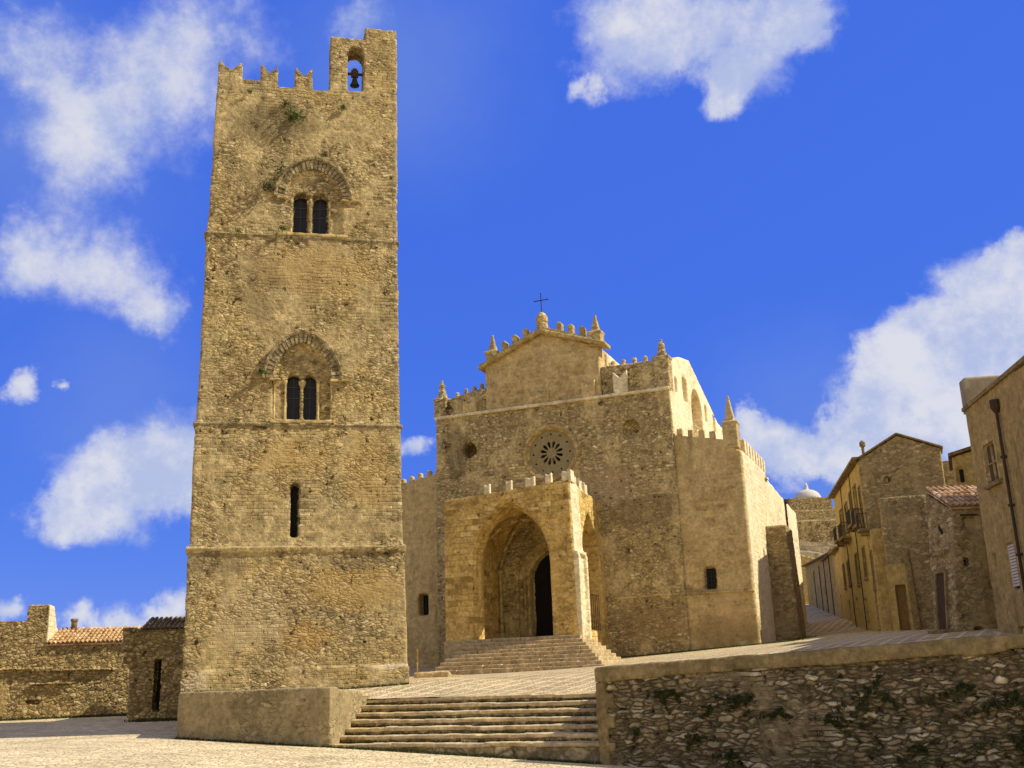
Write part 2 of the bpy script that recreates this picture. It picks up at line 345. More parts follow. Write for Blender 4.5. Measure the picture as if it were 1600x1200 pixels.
def lathe(bm, prof, cx, cy, n=12, sq=False):
    rings = []
    for r, z in prof:
        if sq: rings.append([bm.verts.new((cx + r * sx, cy + r * sy, z)) for sx, sy in ((-1, -1), (1, -1), (1, 1), (-1, 1))])
        else: rings.append([bm.verts.new((cx + r * math.cos(2 * math.pi * k / n), cy + r * math.sin(2 * math.pi * k / n), z)) for k in range(n)])
    m = len(rings[0])
    for a, b in zip(rings, rings[1:]):
        for k in range(m): bm.faces.new((a[k], a[(k + 1) % m], b[(k + 1) % m], b[k]))
    bm.faces.new(rings[0][::-1]); bm.faces.new(rings[-1])


def tube(bm, p, q, r, n=8):
    p, q = Vector(p), Vector(q); d = (q - p); M_ = d.to_track_quat('Z', 'Y').to_matrix(); rg = []
    for c in (p, q): rg.append([bm.verts.new(c + M_ @ Vector((r * math.cos(2 * math.pi * k / n), r * math.sin(2 * math.pi * k / n), 0))) for k in range(n)])
    for k in range(n): bm.faces.new((rg[0][k], rg[0][(k + 1) % n], rg[1][(k + 1) % n], rg[1][k]))
    bm.faces.new(rg[0][::-1]); bm.faces.new(rg[1])


def arch(x0, x1, z0, zs, za, n=9):
    """outline of an opening: sill z0, springing zs, crown za; pointed when the rise is more than half the width"""
    hw = (x1 - x0) / 2; cx = (x0 + x1) / 2; rise = za - zs
    pts = [(x0, z0), (x1, z0)]
    if rise > hw * 1.04:
        rad = (rise * rise + hw * hw) / (2 * hw); c = cx + hw - rad
        am = math.asin(min(1, rise / rad))
        rt = [(c + rad * math.cos(am * k / n), zs + rad * math.sin(am * k / n)) for k in range(n + 1)]
    else:
        rt = [(cx + hw * math.cos(math.pi / 2 * k / n), zs + rise * math.sin(math.pi / 2 * k / n)) for k in range(n + 1)]
    lt = [(2 * cx - x, z) for x, z in rt[:-1]][::-1]
    return pts + rt + lt


def apply_mods(o):
    dg = bpy.context.evaluated_depsgraph_get(); dg.update()
    me = bpy.data.meshes.new_from_object(o.evaluated_get(dg), depsgraph=dg)
    o.modifiers.clear(); old = o.data; o.data = me; bpy.data.meshes.remove(old)


def solid(name, add, cut, mat, parent=None, voxel=0.08, smooth=True):
    """weathered masonry body: closed shells minus cutters, then an even skin of small faces that the stone relief can move"""
    o = obj(name, add, mat, parent)
    if cut is not None:
        c = obj('cutter', cut, mat)
        md = o.modifiers.new('b', 'BOOLEAN'); md.operation = 'DIFFERENCE'; md.object = c; md.solver = 'EXACT'; md.use_self = True
        if parent is not None: c.matrix_world = Matrix(); c.parent = parent
        apply_mods(o); me = c.data; bpy.data.objects.remove(c); bpy.data.meshes.remove(me)
    if voxel:
        rm = o.modifiers.new('r', 'REMESH'); rm.mode = 'VOXEL'; rm.voxel_size = voxel; rm.use_smooth_shade = smooth
        apply_mods(o)
    o.data.name = name
    if not o.data.materials: o.data.materials.append(mat)
    return o


def weed(bm, c, r, n, flat=1.0, leaf=0.09, up=0.0):
    for _ in range(n):
        d = Vector((random.gauss(0, 1), random.gauss(0, 1), random.gauss(0, 1))).normalized() * r * random.random() ** .6
        d.z = d.z * flat + up * r * random.random()
        p = Vector(c) + d; a = Vector((random.gauss(0, 1), random.gauss(0, 1), random.gauss(0, 1))).normalized()
        b = a.orthogonal().normalized(); s = leaf * random.uniform(.5, 1.2)
        v = [bm.verts.new(p + a * s), bm.verts.new(p + b * s * .5), bm.verts.new(p - a * s), bm.verts.new(p - b * s * .5)]
        bm.faces.new(v)


def tiles(bm, o, ux, uy, nu, nv, tw=0.2, tl=0.4, r=0.085):
    """clay pan tiles: courses of tapered half rounds laid up a slope; ux along the eave, uy up the slope"""
    o, ux, uy = Vector(o), Vector(ux).normalized(), Vector(uy).normalized(); nn = ux.cross(uy).normalized()
    if nn.z < 0: nn = -nn
    for i in range(nu):
        for j in range(nv):
            c0 = o + ux * (i + .5) * tw + uy * j * tl + ux * random.uniform(-.012, .012) + nn * (.025 + random.uniform(0, .015))
            c1 = c0 + uy * tl * 1.12 - nn * .018 + ux * random.uniform(-.01, .01)
            A, B, C_, D = [], [], [], []
            for k in range(6):
                a = math.pi * k / 5; e = ux * math.cos(a); g = nn * math.sin(a)
                A.append(bm.verts.new(c0 + (e + g) * r)); B.append(bm.verts.new(c1 + (e + g) * r * .82))
                C_.append(bm.verts.new(c0 + (e + g) * r * .8)); D.append(bm.verts.new(c1 + (e + g) * r * .64))
            for k in range(5):
                bm.faces.new((A[k], A[k + 1], B[k + 1], B[k])); bm.faces.new((C_[k], D[k], D[k + 1], C_[k + 1]))
                bm.faces.new((A[k], C_[k], C_[k + 1], A[k + 1]))


# ------------------------------------------------------------------ ground
CH = Matrix.Translation((12.162, 56.5, 0)) @ Matrix.Rotation(R(-21.5), 4, 'Z')     # church frame
def chw(x, y, z=0): return CH @ Vector((x, y, z))

ctrl = [(-5.15, 36.3, 1.46), (-1.5, 34.6, 1.46), (2.14, 32.9, 1.45), (-6.08, 33.4, 1.84), (-10.9, 35.3, 1.84), (-11.7, 38, 1.88), (-4.1, 39.7, 1.93), (-7, 45, 2.1),
        (2.4, 30.5, 1.9), (6.5, 28.5, 2.05), (12, 27, 2.2), (14.5, 31, 2.5), (15.4, 35, 2.8), (15.3, 38.5, 3.0), (9, 40, 2.45),
        (*chw(-15.9, -7.9)[:2], 2.2), (*chw(-7.2, -7.9)[:2], 2.33), (*chw(-7.7, -.3)[:2], 2.8), (*chw(-3.5, -.3)[:2], 3.0), (*chw(.2, -.3)[:2], 3.2), (*chw(-19, 2.5)[:2], 2.75),
        (*chw(.3, 5.9)[:2], 3.5), (*chw(.3, 15)[:2], 4.0), (18.9, 58, 3.7), (21.5, 71, 4.9), (22.6, 76, 5.3), (26.5, 101, 7.6), (30, 60, 3.9), (-20, 60, 2.8), (22, 45, 3.3), (30, 30, 3.0), (-20, 100, 5), (60, 120, 9), (60, 40, 4)]
cp = np.array(ctrl)
def _U(r2): return np.where(r2 > 0, r2 * np.log(np.maximum(r2, 1e-9)) * .5, 0)
_d2 = ((cp[:, None, :2] - cp[None, :, :2]) ** 2).sum(-1); n_ = len(cp)
_A = np.zeros((n_ + 3, n_ + 3)); _A[:n_, :n_] = _U(_d2) + np.eye(n_) * .5; _A[:n_, n_] = 1; _A[:n_, n_ + 1:] = cp[:, :2]; _A[n_:, :n_] = _A[:n_, n_:].T
_w = np.linalg.solve(_A, np.concatenate([cp[:, 2], np.zeros(3)]))
def plat_z(x, y):
    r2 = (cp[:, 0] - x) ** 2 + (cp[:, 1] - y) ** 2
    return float((_w[:n_] * _U(r2)).sum() + _w[n_] + _w[n_ + 1] * x + _w[n_ + 2] * y)
def low_z(x, y):
    z = -.17 - .06 * max(-12, min(x, 12)) + .028 * max(0, min(y, 60) - 38) * max(0, min(1, (-x - 3) / 8))
    return z


def sheet(poly, zf, xs, ys, name, mat, label=None):
    bm = bmesh.new(); bm.faces.new([bm.verts.new((x, y, 0)) for x, y in poly])
    for x in xs: bmesh.ops.bisect_plane(bm, geom=bm.verts[:] + bm.edges[:] + bm.faces[:], plane_co=(x, 0, 0), plane_no=(1, 0, 0))
    for y in ys: bmesh.ops.bisect_plane(bm, geom=bm.verts[:] + bm.edges[:] + bm.faces[:], plane_co=(0, y, 0), plane_no=(0, 1, 0))
    for v in bm.verts: v.co.z = zf(v.co.x, v.co.y)
    bmesh.ops.triangulate(bm, faces=bm.faces[:])
    o = obj(name, bm, mat, smooth=True); o['kind'] = 'structure'
    return o


g = 1400
sheet([(-g, -200), (g, -200), (g, g), (-g, g)], low_z, [-200, -60] + list(np.arange(-40, 41, 1.5)) + [60, 200], [-50, 0] + list(np.arange(10, 66, 1.5)) + [90, 200, 500], 'ground', M_square)
sheet([(-10.9, 35.35), (-6.1, 33.45), (-5.2, 36.32), (2.14, 32.92), (2.2, 29.9), (20, 21.2), (60, 21), (60, 190), (-11.2, 190), (-11.2, 38.3)], plat_z,
      list(np.arange(-12, 30, 1.0)) + [35, 45], list(np.arange(22, 110, 1.0)) + [130, 160], 'churchyard_pavement', M_plat)

# ------------------------------------------------------------------ bell tower
T = thing('bell_tower', 'tall square battlemented stone bell tower with two arched double windows', 'bell tower', (-11.68, 38, 0), 12.4)
add = bmesh.new(); cut = bmesh.new()
D = 7.7
def frus(bm, x0, x1, y0, X0, X1, Y0, z0, z1, d=D):
    hexa(bm, [(x0, y0, z0), (x1, y0, z0), (x1, d, z0), (x0, d, z0), (X0, Y0, z1), (X1, Y0, z1), (X1, d, z1), (X0, d, z1)])
frus(add, -.06, 7.84, -.10, -.04, 7.80, -.07, .2, 2.52)
frus(add, .0, 7.76, .0, -.02, 7.66, .03, 2.4, 6.85)
frus(add, .02, 7.62, .08, .02, 7.55, .10, 6.8, 11.44)
frus(add, .06, 7.54, .14, .12, 7.50, .16, 11.4, 19.02)
frus(add, .14, 7.50, .20, .27, 7.52, .22, 19.0, 25.57)
# battlements: swallow-tail merlons cut out of the same wall
def merl(x0, x1, y0=.22, y1=.75, z0=25.5, z1=26.6, nd=.42):
    c = (x0 + x1) / 2; pxz(add, [(x0, z0), (x1, z0), (x1, z1), (c + .04, z1 - nd), (x0, z1)], y0, y1)
merl(.29, 1.21); merl(1.96, 2.64); merl(3.33, 4.03)
box(add, 1.1, 2.1, .95, 1.35, 25.5, 26.25)
for yy in (1.9, 3.7, 5.5): pyz(add, [(yy, 25.5), (yy + .8, 25.5), (yy + .8, 26.6), (yy + .4, 26.2), (yy, 26.6)], .28, .8)
for xx in (.3, 2.0, 3.7, 5.4): merl(xx, xx + .8, 7.1, 7.65)
box(add, 4.75, 7.52, .22, 1.25, 25.4, 28.15); box(add, 6.18, 7.52, .22, 1.25, 28.0, 28.72)
pxz(cut, arch(5.46, 6.14, 25.66, 27.35, 27.74), -.5, 2.0)
for (zb, x0, x1, zi, cx, hw, za, l0, l1, l2, l3, lt) in ((11.57, 2.80, 5.00, 13.1, 3.86, 1.08, 14.62, 3.29, 3.80, 3.92, 4.40, 13.43), (19.16, 2.90, 5.43, 20.64, 4.16, 1.15, 21.95, 3.37, 3.98, 4.12, 4.76, 20.98)):
    pxz(cut, arch(cx - hw, cx + hw, zb, zi, za), -.5, .34)
    for a, b_ in ((l0, l1), (l2, l3)): pxz(cut, arch(a, b_, zb + .02, lt - .27, lt), -.5, .85)
pxz(cut, arch(3.50, 3.82, 7.15, 9.02, 9.20), -.5, .7)
for x, z, wx, hz in ((1.83, 23.63, .13, .33), (1.78, 18.68, .13, .38), (.93, 16.25, .12, .48)): box(cut, x - wx / 2, x + wx / 2, -.5, .7, z - hz / 2, z + hz / 2)
for _ in range(46):   # putlog holes and missing stones
    x, z = random.uniform(.5, 7.2), random.choice([random.uniform(14, 18.7), random.uniform(22.5, 25), random.uniform(3, 24)])
    if 2.2 < x < 5.8 and (11 < z < 15.4 or 18.8 < z < 22.8): continue
    s = random.uniform(.05, .10); box(cut, x - s, x + s * random.uniform(1, 1.6), -.5, .3, z - s * .6, z + s * .6)
solid('tower_wall', add, cut, M_tower, T, .065)
for z, x0, x1, y0, h, pr in ((6.83, -.08, 7.72, .02, .24, .09), (11.42, -.05, 7.64, .10, .13, .08), (19.0, .02, 7.58, .18, .12, .08)):
    bm = bmesh.new(); x = x0
    while x < x1 - .05:
        nx = min(x1, x + random.uniform(.45, 1.1)); j = random.uniform(-.025, .02)
        hexa(bm, [(x, y0 - pr * .3 - j, z - h), (nx, y0 - pr * .3 - j, z - h), (nx, y0 + .2, z - h), (x, y0 + .2, z - h), (x, y0 - pr - j, z - .02 + j * .4), (nx, y0 - pr - j, z - .02 + j * .4), (nx, y0 + .2, z + .08), (x, y0 + .2, z + .08)]); x = nx
    box(bm, x0, x0 + .3, y0 + .15, D, z - h, z); box(bm, x1 - .3, x1, y0 + .15, D, z - h, z)
    solid('string_course', bm, None, M_tower if z < 7 else M_arch, T, .035)
for (zb, zi, cx, hw, za, l0, l1, l2, l3, lt, ho, zo, wy, jl, jr) in (
        (11.57, 13.15, 3.86, 1.08, 14.62, 3.29, 3.80, 3.92, 4.40, 13.43, 1.5, 15.12, .12, 2.80, 5.0),
        (19.16, 20.66, 4.16, 1.12, 21.95, 3.37, 3.98, 4.12, 4.76, 20.98, 1.54, 22.5, .20, 2.90, 5.43)):
    bm = bmesh.new(); box(bm, l0 - .1, l3 + .1, wy + .62, wy + .66, zb - .05, lt + .1)
    W_ = obj('double_window', bm, M_glass, T)
    bm = bmesh.new()
    for a, b_ in ((l0, l1), (l2, l3)):
        for k in (1, 2): z = zb + (zi - zb) * (.35 + .27 * k); box(bm, a - .05, b_ + .05, wy + .585, wy + .60, z - .012, z + .012)
        box(bm, (a + b_) / 2 - .008, (a + b_) / 2 + .008, wy + .58, wy + .612, zb, lt)
    obj('glazing_bar', bm, M_lead, W_)
    bm = bmesh.new(); cxm = (l1 + l2) / 2
    lathe(bm, [(.10, zb), (.10, zb + .10), (.055, zb + .16), (.05, zi - .35), (.06, zi - .3), (.13, zi - .1), (.14, zi - .05), (.14, zi + .02)], cxm, wy + .32, 10)
    obj('colonnette', bm, M_trim, W_, True)
    # jamb shafts
    for xs in (jl + .03, l0 - .06, l3 + .06, jr - .03):
        bm = bmesh.new(); lathe(bm, [(.075, zb), (.075, zb + .09), (.045, zb + .13), (.045, zi - .2), (.08, zi - .06), (.08, zi)], xs, wy + (.12 if xs in (jl + .03, jr - .03) else .2), 8)
        obj('jamb_shaft', bm, M_trim, W_, True)
    bm = bmesh.new(); box(bm, cx + hw - .05, cx + ho + .32, wy - .09, wy + .12, zi - .07, zi + .02, .01); solid('impost', bm, None, M_trim, W_, .03)
    bm = bmesh.new(); box(bm, jl - .16, jl + .25, wy - .10, wy + .12, zi - .07, zi + .02, .01); solid('impost', bm, None, M_trim, W_, .03)
    bm = bmesh.new(); box(bm, jl - .1, jr + .1, wy - .10, wy + .2, zb - .14, zb - .01, .01); solid('sill', bm, None, M_trim, W_, .03)
    # ring of voussoirs under a projecting hood
    def ring(hw_, za_, n):
        p = arch(cx - hw_, cx + hw_, zi, zi + .001, za_, n)[2:]
        return p
    n = 13; pi_ = ring(hw + .02, za, n); po = ring(ho - .12, zo - .12, n); ph = ring(ho, zo, n)
    m_ = min(len(pi_), len(po), len(ph))
    bm = bmesh.new()
    for k in range(m_ - 1):
        g0, g1 = .12, .88; j = random.uniform(0, .07)
        def L(a, b_, s): return (a[0] + (b_[0] - a[0]) * s, a[1] + (b_[1] - a[1]) * s)
        a0, a1 = L(pi_[k], pi_[k + 1], g0), L(pi_[k], pi_[k + 1], g1); b0, b1 = L(po[k], po[k + 1], g0), L(po[k], po[k + 1], g1)
        y0 = wy - .04 - j * .8
        hexa(bm, [(a0[0], y0, a0[1]), (a1[0], y0, a1[1]), (a1[0], wy + .15, a1[1]), (a0[0], wy + .15, a0[1]), (b0[0], y0 + .03, b0[1]), (b1[0], y0 + .03, b1[1]), (b1[0], wy + .15, b1[1]), (b0[0], wy + .15, b0[1])])
    obj('voussoir_arch', bm, M_arch, W_)
    bm = bmesh.new()
    for k in range(m_ - 1):
        if zi < 15 and k > m_ - 4 and random.random() < .0: continue
        j = random.uniform(-.03, .03); a0, a1, b0, b1 = po[k], po[k + 1], ph[k], ph[k + 1]; y0 = wy - .14 - j * .6
        hexa(bm, [(a0[0], y0 + .04, a0[1]), (a1[0], y0 + .04, a1[1]), (a1[0], wy + .1, a1[1]), (a0[0], wy + .1, a0[1]), (b0[0], y0, b0[1]), (b1[0], y0, b1[1]), (b1[0], wy + .1, b1[1]), (b0[0], wy + .1, b0[1])])
    solid('hood_mould', bm, None, M_arch, W_, .03)
bm = bmesh.new(); box(bm, 3.45, 3.87, .62, .66, 7.1, 9.25); obj('slit_window', bm, M_dark, T)
# bell
B = thing('bell', 'small dark bronze bell hanging in the arched opening on top of the tower', 'bell', (T.matrix_world @ Vector((0, 0, 0))), 0)
B.parent = None; tm = Matrix.Translation((-11.68, 38, 0)) @ Matrix.Rotation(R(12.4), 4, 'Z')
B.location = tm @ Vector((5.80, .75, 26.2)); B.rotation_euler = (0, 0, R(12.4))
bm = bmesh.new(); lathe(bm, [(.19, 0), (.20, .03), (.16, .10), (.12, .2), (.10, .32), (.07, .38), (.0101, .40)], 0, 0, 16); obj('bell_body', bm, M_bronze, B, True)
bm = bmesh.new(); box(bm, -.36, .36, -.05, .05, .52, .60); box(bm, -.15, .15, -.07, .07, .42, .72); box(bm, -.09, .09, -.07, .07, .72, .80); obj('headstock', bm, M_wood, B)
bm = bmesh.new(); lathe(bm, [(.02, -.1), (.045, -.06), (.02, -.02), (.015, .1)], 0, 0, 8); obj('clapper', bm, M_iron, B)

# ------------------------------------------------------------------ church
C = thing('church', 'battlemented stone church with rose window and pointed arch porch', 'church', (12.162, 56.5, 0), -21.5)
add = bmesh.new(); cut = bmesh.new()
pxz(add, [(-18.25, 2), (-3.55, 2), (-3.65, 17.3), (-18.15, 17.3)], 0, 1.6)
box(add, -18.0, -3.8, 1.4, 22, 2, 16.8)
def disc(cx, cz, r, n=28): return [(cx + r * math.cos(2 * math.pi * k / n), cz + r * math.sin(2 * math.pi * k / n)) for k in range(n)]
pxz(cut, disc(-10.84, 14.43, 1.42), -1, .42)
pxz(cut, disc(-15.96, 15.15, .47), -1, 1.1); pxz(cut, disc(-6.0, 15.3, .5), -1, .45)
pxz(cut, arch(-13.15, -9.25, 3.2, 7.2, 9.5), -1, .35); pxz(cut, arch(-12.55, -9.85, 3.2, 7.2, 8.9), -1, 1.0)
for _ in range(130):
    x, z = random.uniform(-18, -3.8), random.choice([random.uniform(12.5, 17), random.uniform(5, 13)])
    if (x + 10.84) ** 2 + (z - 14.43) ** 2 < 5 or -15.3 < x < -7.6 and z < 12.3: continue
    s = random.uniform(.05, .13); box(cut, x - s, x + s * random.uniform(.8, 1.9), -1, .55, z - s * .6, z + s * .6)
solid('front_wall', add, cut, M_church, C, .085)
# cornice strip
bm = bmesh.new(); box(bm, -18.2, -3.6, -.14, .3, 17.22, 17.42, .01)
solid('cornice', bm, None, M_pale, C, .05)
# attic walls and central gable
add = bmesh.new()
pxz(add, [(-17.75, 17.3), (-14.8, 17.3), (-14.8, 18.95), (-17.4, 18.5), (-17.75, 18.5)], .22, 1.0)
for x, z in ((-16.9, 18.5), (-16.3, 18.65), (-15.75, 18.75), (-15.25, 18.85)): lathe(add, [(.13, z), (.13, z + .36), (.08, z + .44)], x, .55, 8)
solid('attic_wall', add, None, M_church, C, .06)
add = bmesh.new()
pxz(add, [(-7.6, 17.3), (-3.75, 17.3), (-3.75, 19.1), (-7.6, 19.2)], .22, 1.0)
for x, z in ((-6.95, 19.1), (-6.3, 19.1), (-5.65, 19.1), (-5.0, 19.1), (-4.5, 19.05)): lathe(add, [(.13, z), (.13, z + .36), (.08, z + .44)], x, .55, 8)
solid('attic_wall', add, None, M_church, C, .06)
add = bmesh.new()
pxz(add, [(-14.8, 17.3), (-7.62, 17.3), (-7.62, 20.45), (-11.1, 21.75), (-14.8, 20.2)], .10, 22)
solid('gable_wall', add, None, M_plast, C, .10)
add = bmesh.new()
for a, b_ in (((-15.15, 19.95), (-11.1, 21.65)), ((-11.1, 21.65), (-7.1, 20.28))):
    hexa(add, [(a[0], -.22, a[1]), (b_[0], -.22, b_[1]), (b_[0], .8, b_[1]), (a[0], .8, a[1]), (a[0], -.30, a[1] + .26), (b_[0], -.30, b_[1] + .26), (b_[0], .8, b_[1] + .26), (a[0], .8, a[1] + .26)])
    hexa(add, [(a[0] + (.3 if a[0] < -12 else 0), .0, a[1] + .26), (b_[0] - (.45 if b_[0] > -9 else 0), .0, b_[1] + .26), (b_[0] - (.45 if b_[0] > -9 else 0), .6, b_[1] + .26), (a[0] + (.3 if a[0] < -12 else 0), .6, a[1] + .26),
               (a[0] + (.3 if a[0] < -12 else 0), .0, a[1] + .52), (b_[0] - (.45 if b_[0] > -9 else 0), .0, b_[1] + .52), (b_[0] - (.45 if b_[0] > -9 else 0), .6, b_[1] + .52), (a[0] + (.3 if a[0] < -12 else 0), .6, a[1] + .52)])
solid('raking_cornice', add, None, M_trim, C, .06)
def on_rake(x): return 20.42 + (x + 15.15) * .42 if x < -11.1 else 22.12 - (x + 11.1) * .343
for x in (-13.55, -12.85, -12.15, -10.0, -9.3, -8.6):
    bm = bmesh.new(); z = on_rake(x); box(bm, x - .17, x + .17, .10, .52, z - .1, z + .32); pxz(bm, [(x + .19 * math.cos(math.pi * k / 6), z + .34 + .2 * math.sin(math.pi * k / 6)) for k in range(7)], .08, .54)
    solid('merlon', bm, None, M_trim, C, .05)
def spire(x, y, z0, z1, z2, r, ball=False, mat=None, name='pinnacle'):
    bm = bmesh.new(); lathe(bm, [(r, z0), (r, z1), (r * 1.15, z1 + .03), (r * 1.15, z1 + .12), (r * .68, z1 + .16), (r * .38, z1 + (z2 - z1) * .55), (.05, z2)], x, y, sq=True)
    if ball: lathe(bm, [(.05, z2 - .55), (.2, z2 - .42), (.2, z2 - .3), (.08, z2 - .2), (.06, z2)], x, y, 8)
    return solid(name, bm, None, mat or M_trim, C, .05)
spire(-14.35, .3, 20.4, 20.95, 22.15, .36); spire(-7.8, .3, 20.4, 21.2, 22.4, .38)
spire(-17.82, .35, 17.3, 18.45, 19.75, .40, True, M_church); spire(-4.0, .45, 17.3, 19.15, 20.35, .42, True, M_church)
K = bmesh.new(); lathe(K, [(.30, 21.9), (.34, 22.0), (.36, 22.3), (.30, 22.42), (.38, 22.5), (.36, 22.8), (.22, 23.02), (.06, 23.12)], -11.12, .3, 12); solid('crown_knob', K, None, M_trim, C, .05)
bm = bmesh.new(); tube(bm, (-11.12, .3, 23.05), (-11.12, .3, 24.3), .03); tube(bm, (-11.52, .3, 23.88), (-10.72, .3, 23.88), .03); 
for x, z in ((-11.12, 24.3), (-11.54, 23.88), (-10.70, 23.88)): lathe(bm, [(.02, z - .05), (.055, z), (.02, z + .05)], x, .3, 6)
obj('iron_cross', bm, M_iron, C)
# swallow-tail merlons of pale stone standing on the cornice
for x, z, h in ((-15.85, 17.42, .78), (-11.2, 17.42, .80), (-8.35, 17.42, 1.0), (-6.42, 17.42, 1.28)):
    bm = bmesh.new(); pxz(bm, [(x - .42, z), (x + .42, z), (x + .42, z + h), (x, z + h * .68), (x - .42, z + h)], -.13, .12); solid('swallowtail_merlon', bm, None, M_pale if h > 1.1 else M_plast, C, .05)
# rose window
rx, rz = -10.84, 14.43
bm = bmesh.new()
prof = [(1.70, .05), (1.66, -.10), (1.55, -.13), (1.46, -.05), (1.42, .05), (1.36, .10), (1.33, .30)]
rings = [[bm.verts.new((rx + r * math.cos(2 * math.pi * k / 48), y, rz + r * math.sin(2 * math.pi * k / 48))) for k in range(48)] for r, y in prof]
for a, b_ in zip(rings, rings[1:]):
    for k in range(48): bm.faces.new((a[k], a[(k + 1) % 48], b_[(k + 1) % 48], b_[k]))
Wr = obj('rose_window', bm, M_trim, C, True)
add = bmesh.new(); cut = bmesh.new(); pxz(add, disc(rx, rz, 1.40, 40), .18, .34)
for k in range(12):
    a = 2 * math.pi * (k + .5) / 12; ca, sa = math.cos(a), math.sin(a)
    pp = [(.30, -.035), (.52, -.085), (.62, -.09), (.69, -.05), (.71, 0), (.69, .05), (.62, .09), (.52, .085), (.30, .035)]
    pxz(cut, [(rx + u * ca - v * sa, rz + u * sa + v * ca) for u, v in pp], -.2, .8)
    a = 2 * math.pi * k / 12; pxz(cut, disc(rx + 1.12 * math.cos(a), rz + 1.12 * math.sin(a), .065, 8), -.2, .8)
o = solid('tracery', add, cut, plain('tracery_stone', (.30, .25, .125), .9, scale=5, bump=.004), Wr, None); 
bm = bmesh.new(); pxz(bm, disc(rx, rz, 1.38, 24), .40, .415); obj('rose_glass', bm, M_dark, Wr)
# portal and door inside the porch
bm = bmesh.new(); pxz(bm, arch(-12.55, -9.85, 3.2, 7.2, 8.9), .93, .985); Dr = obj('church_door', bm, M_dark, C)
for x in (-12.85, -12.62, -9.78, -9.55):
    bm = bmesh.new(); lathe(bm, [(.11, 3.8), (.11, 4.0), (.075, 4.1), (.075, 6.95), (.13, 7.2), (.13, 7.3)], x, .28, 8); obj('portal_shaft', bm, M_trim, Dr, True)
# right aisle
add = bmesh.new(); cut = bmesh.new()
pxz(add, [(-3.75, 2.2), (.12, 2.2), (-.02, 6.0), (-.32, 14.0), (-3.75, 14.7)], .18, 1.0)
solid_cut = [(-2.23, 6.73)]
box(cut, -2.56, -1.90, -.5, .55, 6.13, 7.33)
pyz(add, [(.2, 2.5), (21, 2.5), (21, 12.6), (15.3, 12.8), (8.1, 13.15), (8.1, 13.45), (.2, 13.45)], -1.0, -.02)
aisle = solid('aisle_wall', add, cut, M_plast, C, .085)
bm = bmesh.new()    # the flank facing the lane, a thin skin of paler ashlar standing 3 cm proud
pyz(bm, [(.35, 2.6), (21.02, 2.6), (21.02, 12.6), (15.3, 12.8), (8.1, 13.15), (8.1, 13.45), (.35, 13.45)], -.3, .03)
solid('flank_wall', bm, None, M_side, C, .1)
bm = bmesh.new(); pxz(bm, [(-3.6, 5.95), (.0, 5.9), (.0, 6.0), (-3.6, 6.07)], .08, .4); pxz(bm, [(-7.5, 5.9), (-3.6, 5.95), (-3.6, 6.07), (-7.5, 6.02)], -.07, .3); solid('string_course', bm, None, M_plast, C, .05)
bm = bmesh.new(); box(bm, -2.58, -1.88, .50, .53, 6.1, 7.36); wn_ = obj('barred_window', bm, M_dark, C)
bm = bmesh.new()
for k in range(1, 4): box(bm, -2.56 + k * .165 - .012, -2.56 + k * .165 + .012, .40, .424, 6.13, 7.33)
for k in range(1, 5): box(bm, -2.56, -1.90, .395, .43, 6.13 + k * .24 - .01, 6.13 + k * .24 + .01)
obj('window_grate', bm, M_iron, wn_)
spire(-.52, .55, 13.6, 14.95, 16.6, .40, False, M_plast)
for x in (-3.3, -2.7, -2.1, -1.5): 
    bm = bmesh.new(); z = 14.7 - (x + 3.75) * .195; box(bm, x - .15, x + .15, .2, .55, z - .1, z + .38, .01); solid('merlon', bm, None, M_plast, C, .05)
for k in range(8):
    y = 1.4 + k * .92; bm = bmesh.new(); box(bm, -.30, .03, y, y + .45, 13.4, 14.25, .012); solid('merlon', bm, None, M_side, C, .05)
bm = bmesh.new(); box(bm, -.35, .16, 7.6, 8.3, 13.0, 13.12); solid('ledge', bm, None, M_side, C, .04)
bm = bmesh.new(); tube(bm, (.10, 15.3, 12.5), (.10, 15.3, 4.2), .06)
for z in (5.5, 7.5, 9.5, 11.5): tube(bm, (.10, 15.3, z), (.10, 15.3, z + .08), .085)
lathe(bm, [(.08, 12.5), (.16, 12.6), (.16, 12.8)], .12, 15.3, 8); obj('downpipe', bm, M_rust, C)
add = bmesh.new(); hexa(add, [(-.1, 5.85, 3), (1.42, 5.85, 3), (1.42, 8.6, 3), (-.1, 8.6, 3), (-.1, 5.95, 9.97), (1.2, 5.95, 9.97), (1.2, 8.5, 9.97), (-.1, 8.5, 9.97)]); solid('buttress', add, None, M_gable, C, .09)
# upper right wall (aisle gable with windows seen obliquely)
add = bmesh.new(); cut = bmesh.new()
pyz(add, [(.25, 14), (22, 14), (22, 18.0), (13.8, 18.15), (11.9, 18.75), (5.9, 20.5), (3.2, 20.0), (1.2, 19.25), (.25, 19.1)], -4.4, -3.62)
pyz(cut, [(y, z) for y, z in arch(5.6, 8.7, 15.4, 17.35, 18.9)], -4.25, -3)
pyz(cut, arch(1.45, 2.15, 17.5, 18.2, 18.4), -4.25, -3); pyz(cut, arch(3.5, 4.8, 17.5, 18.7, 18.95), -4.2, -3); box(cut, -4, -3, 9.6, 10.3, 17.4, 18.5); box(cut, -4, -3, 12.1, 13, 17.3, 18.4)
solid('upper_side_wall', add, cut, M_side, C, .085)
bm = bmesh.new(); 
for k in range(5): y = 1.2 + k * 2.6; pyz(bm, [(y, 13.6), (y + .6, 13.6), (y + .6, 15.8), (y + .3, 15.5), (y, 15.8)], -3.6, -3.35)
bm.free()
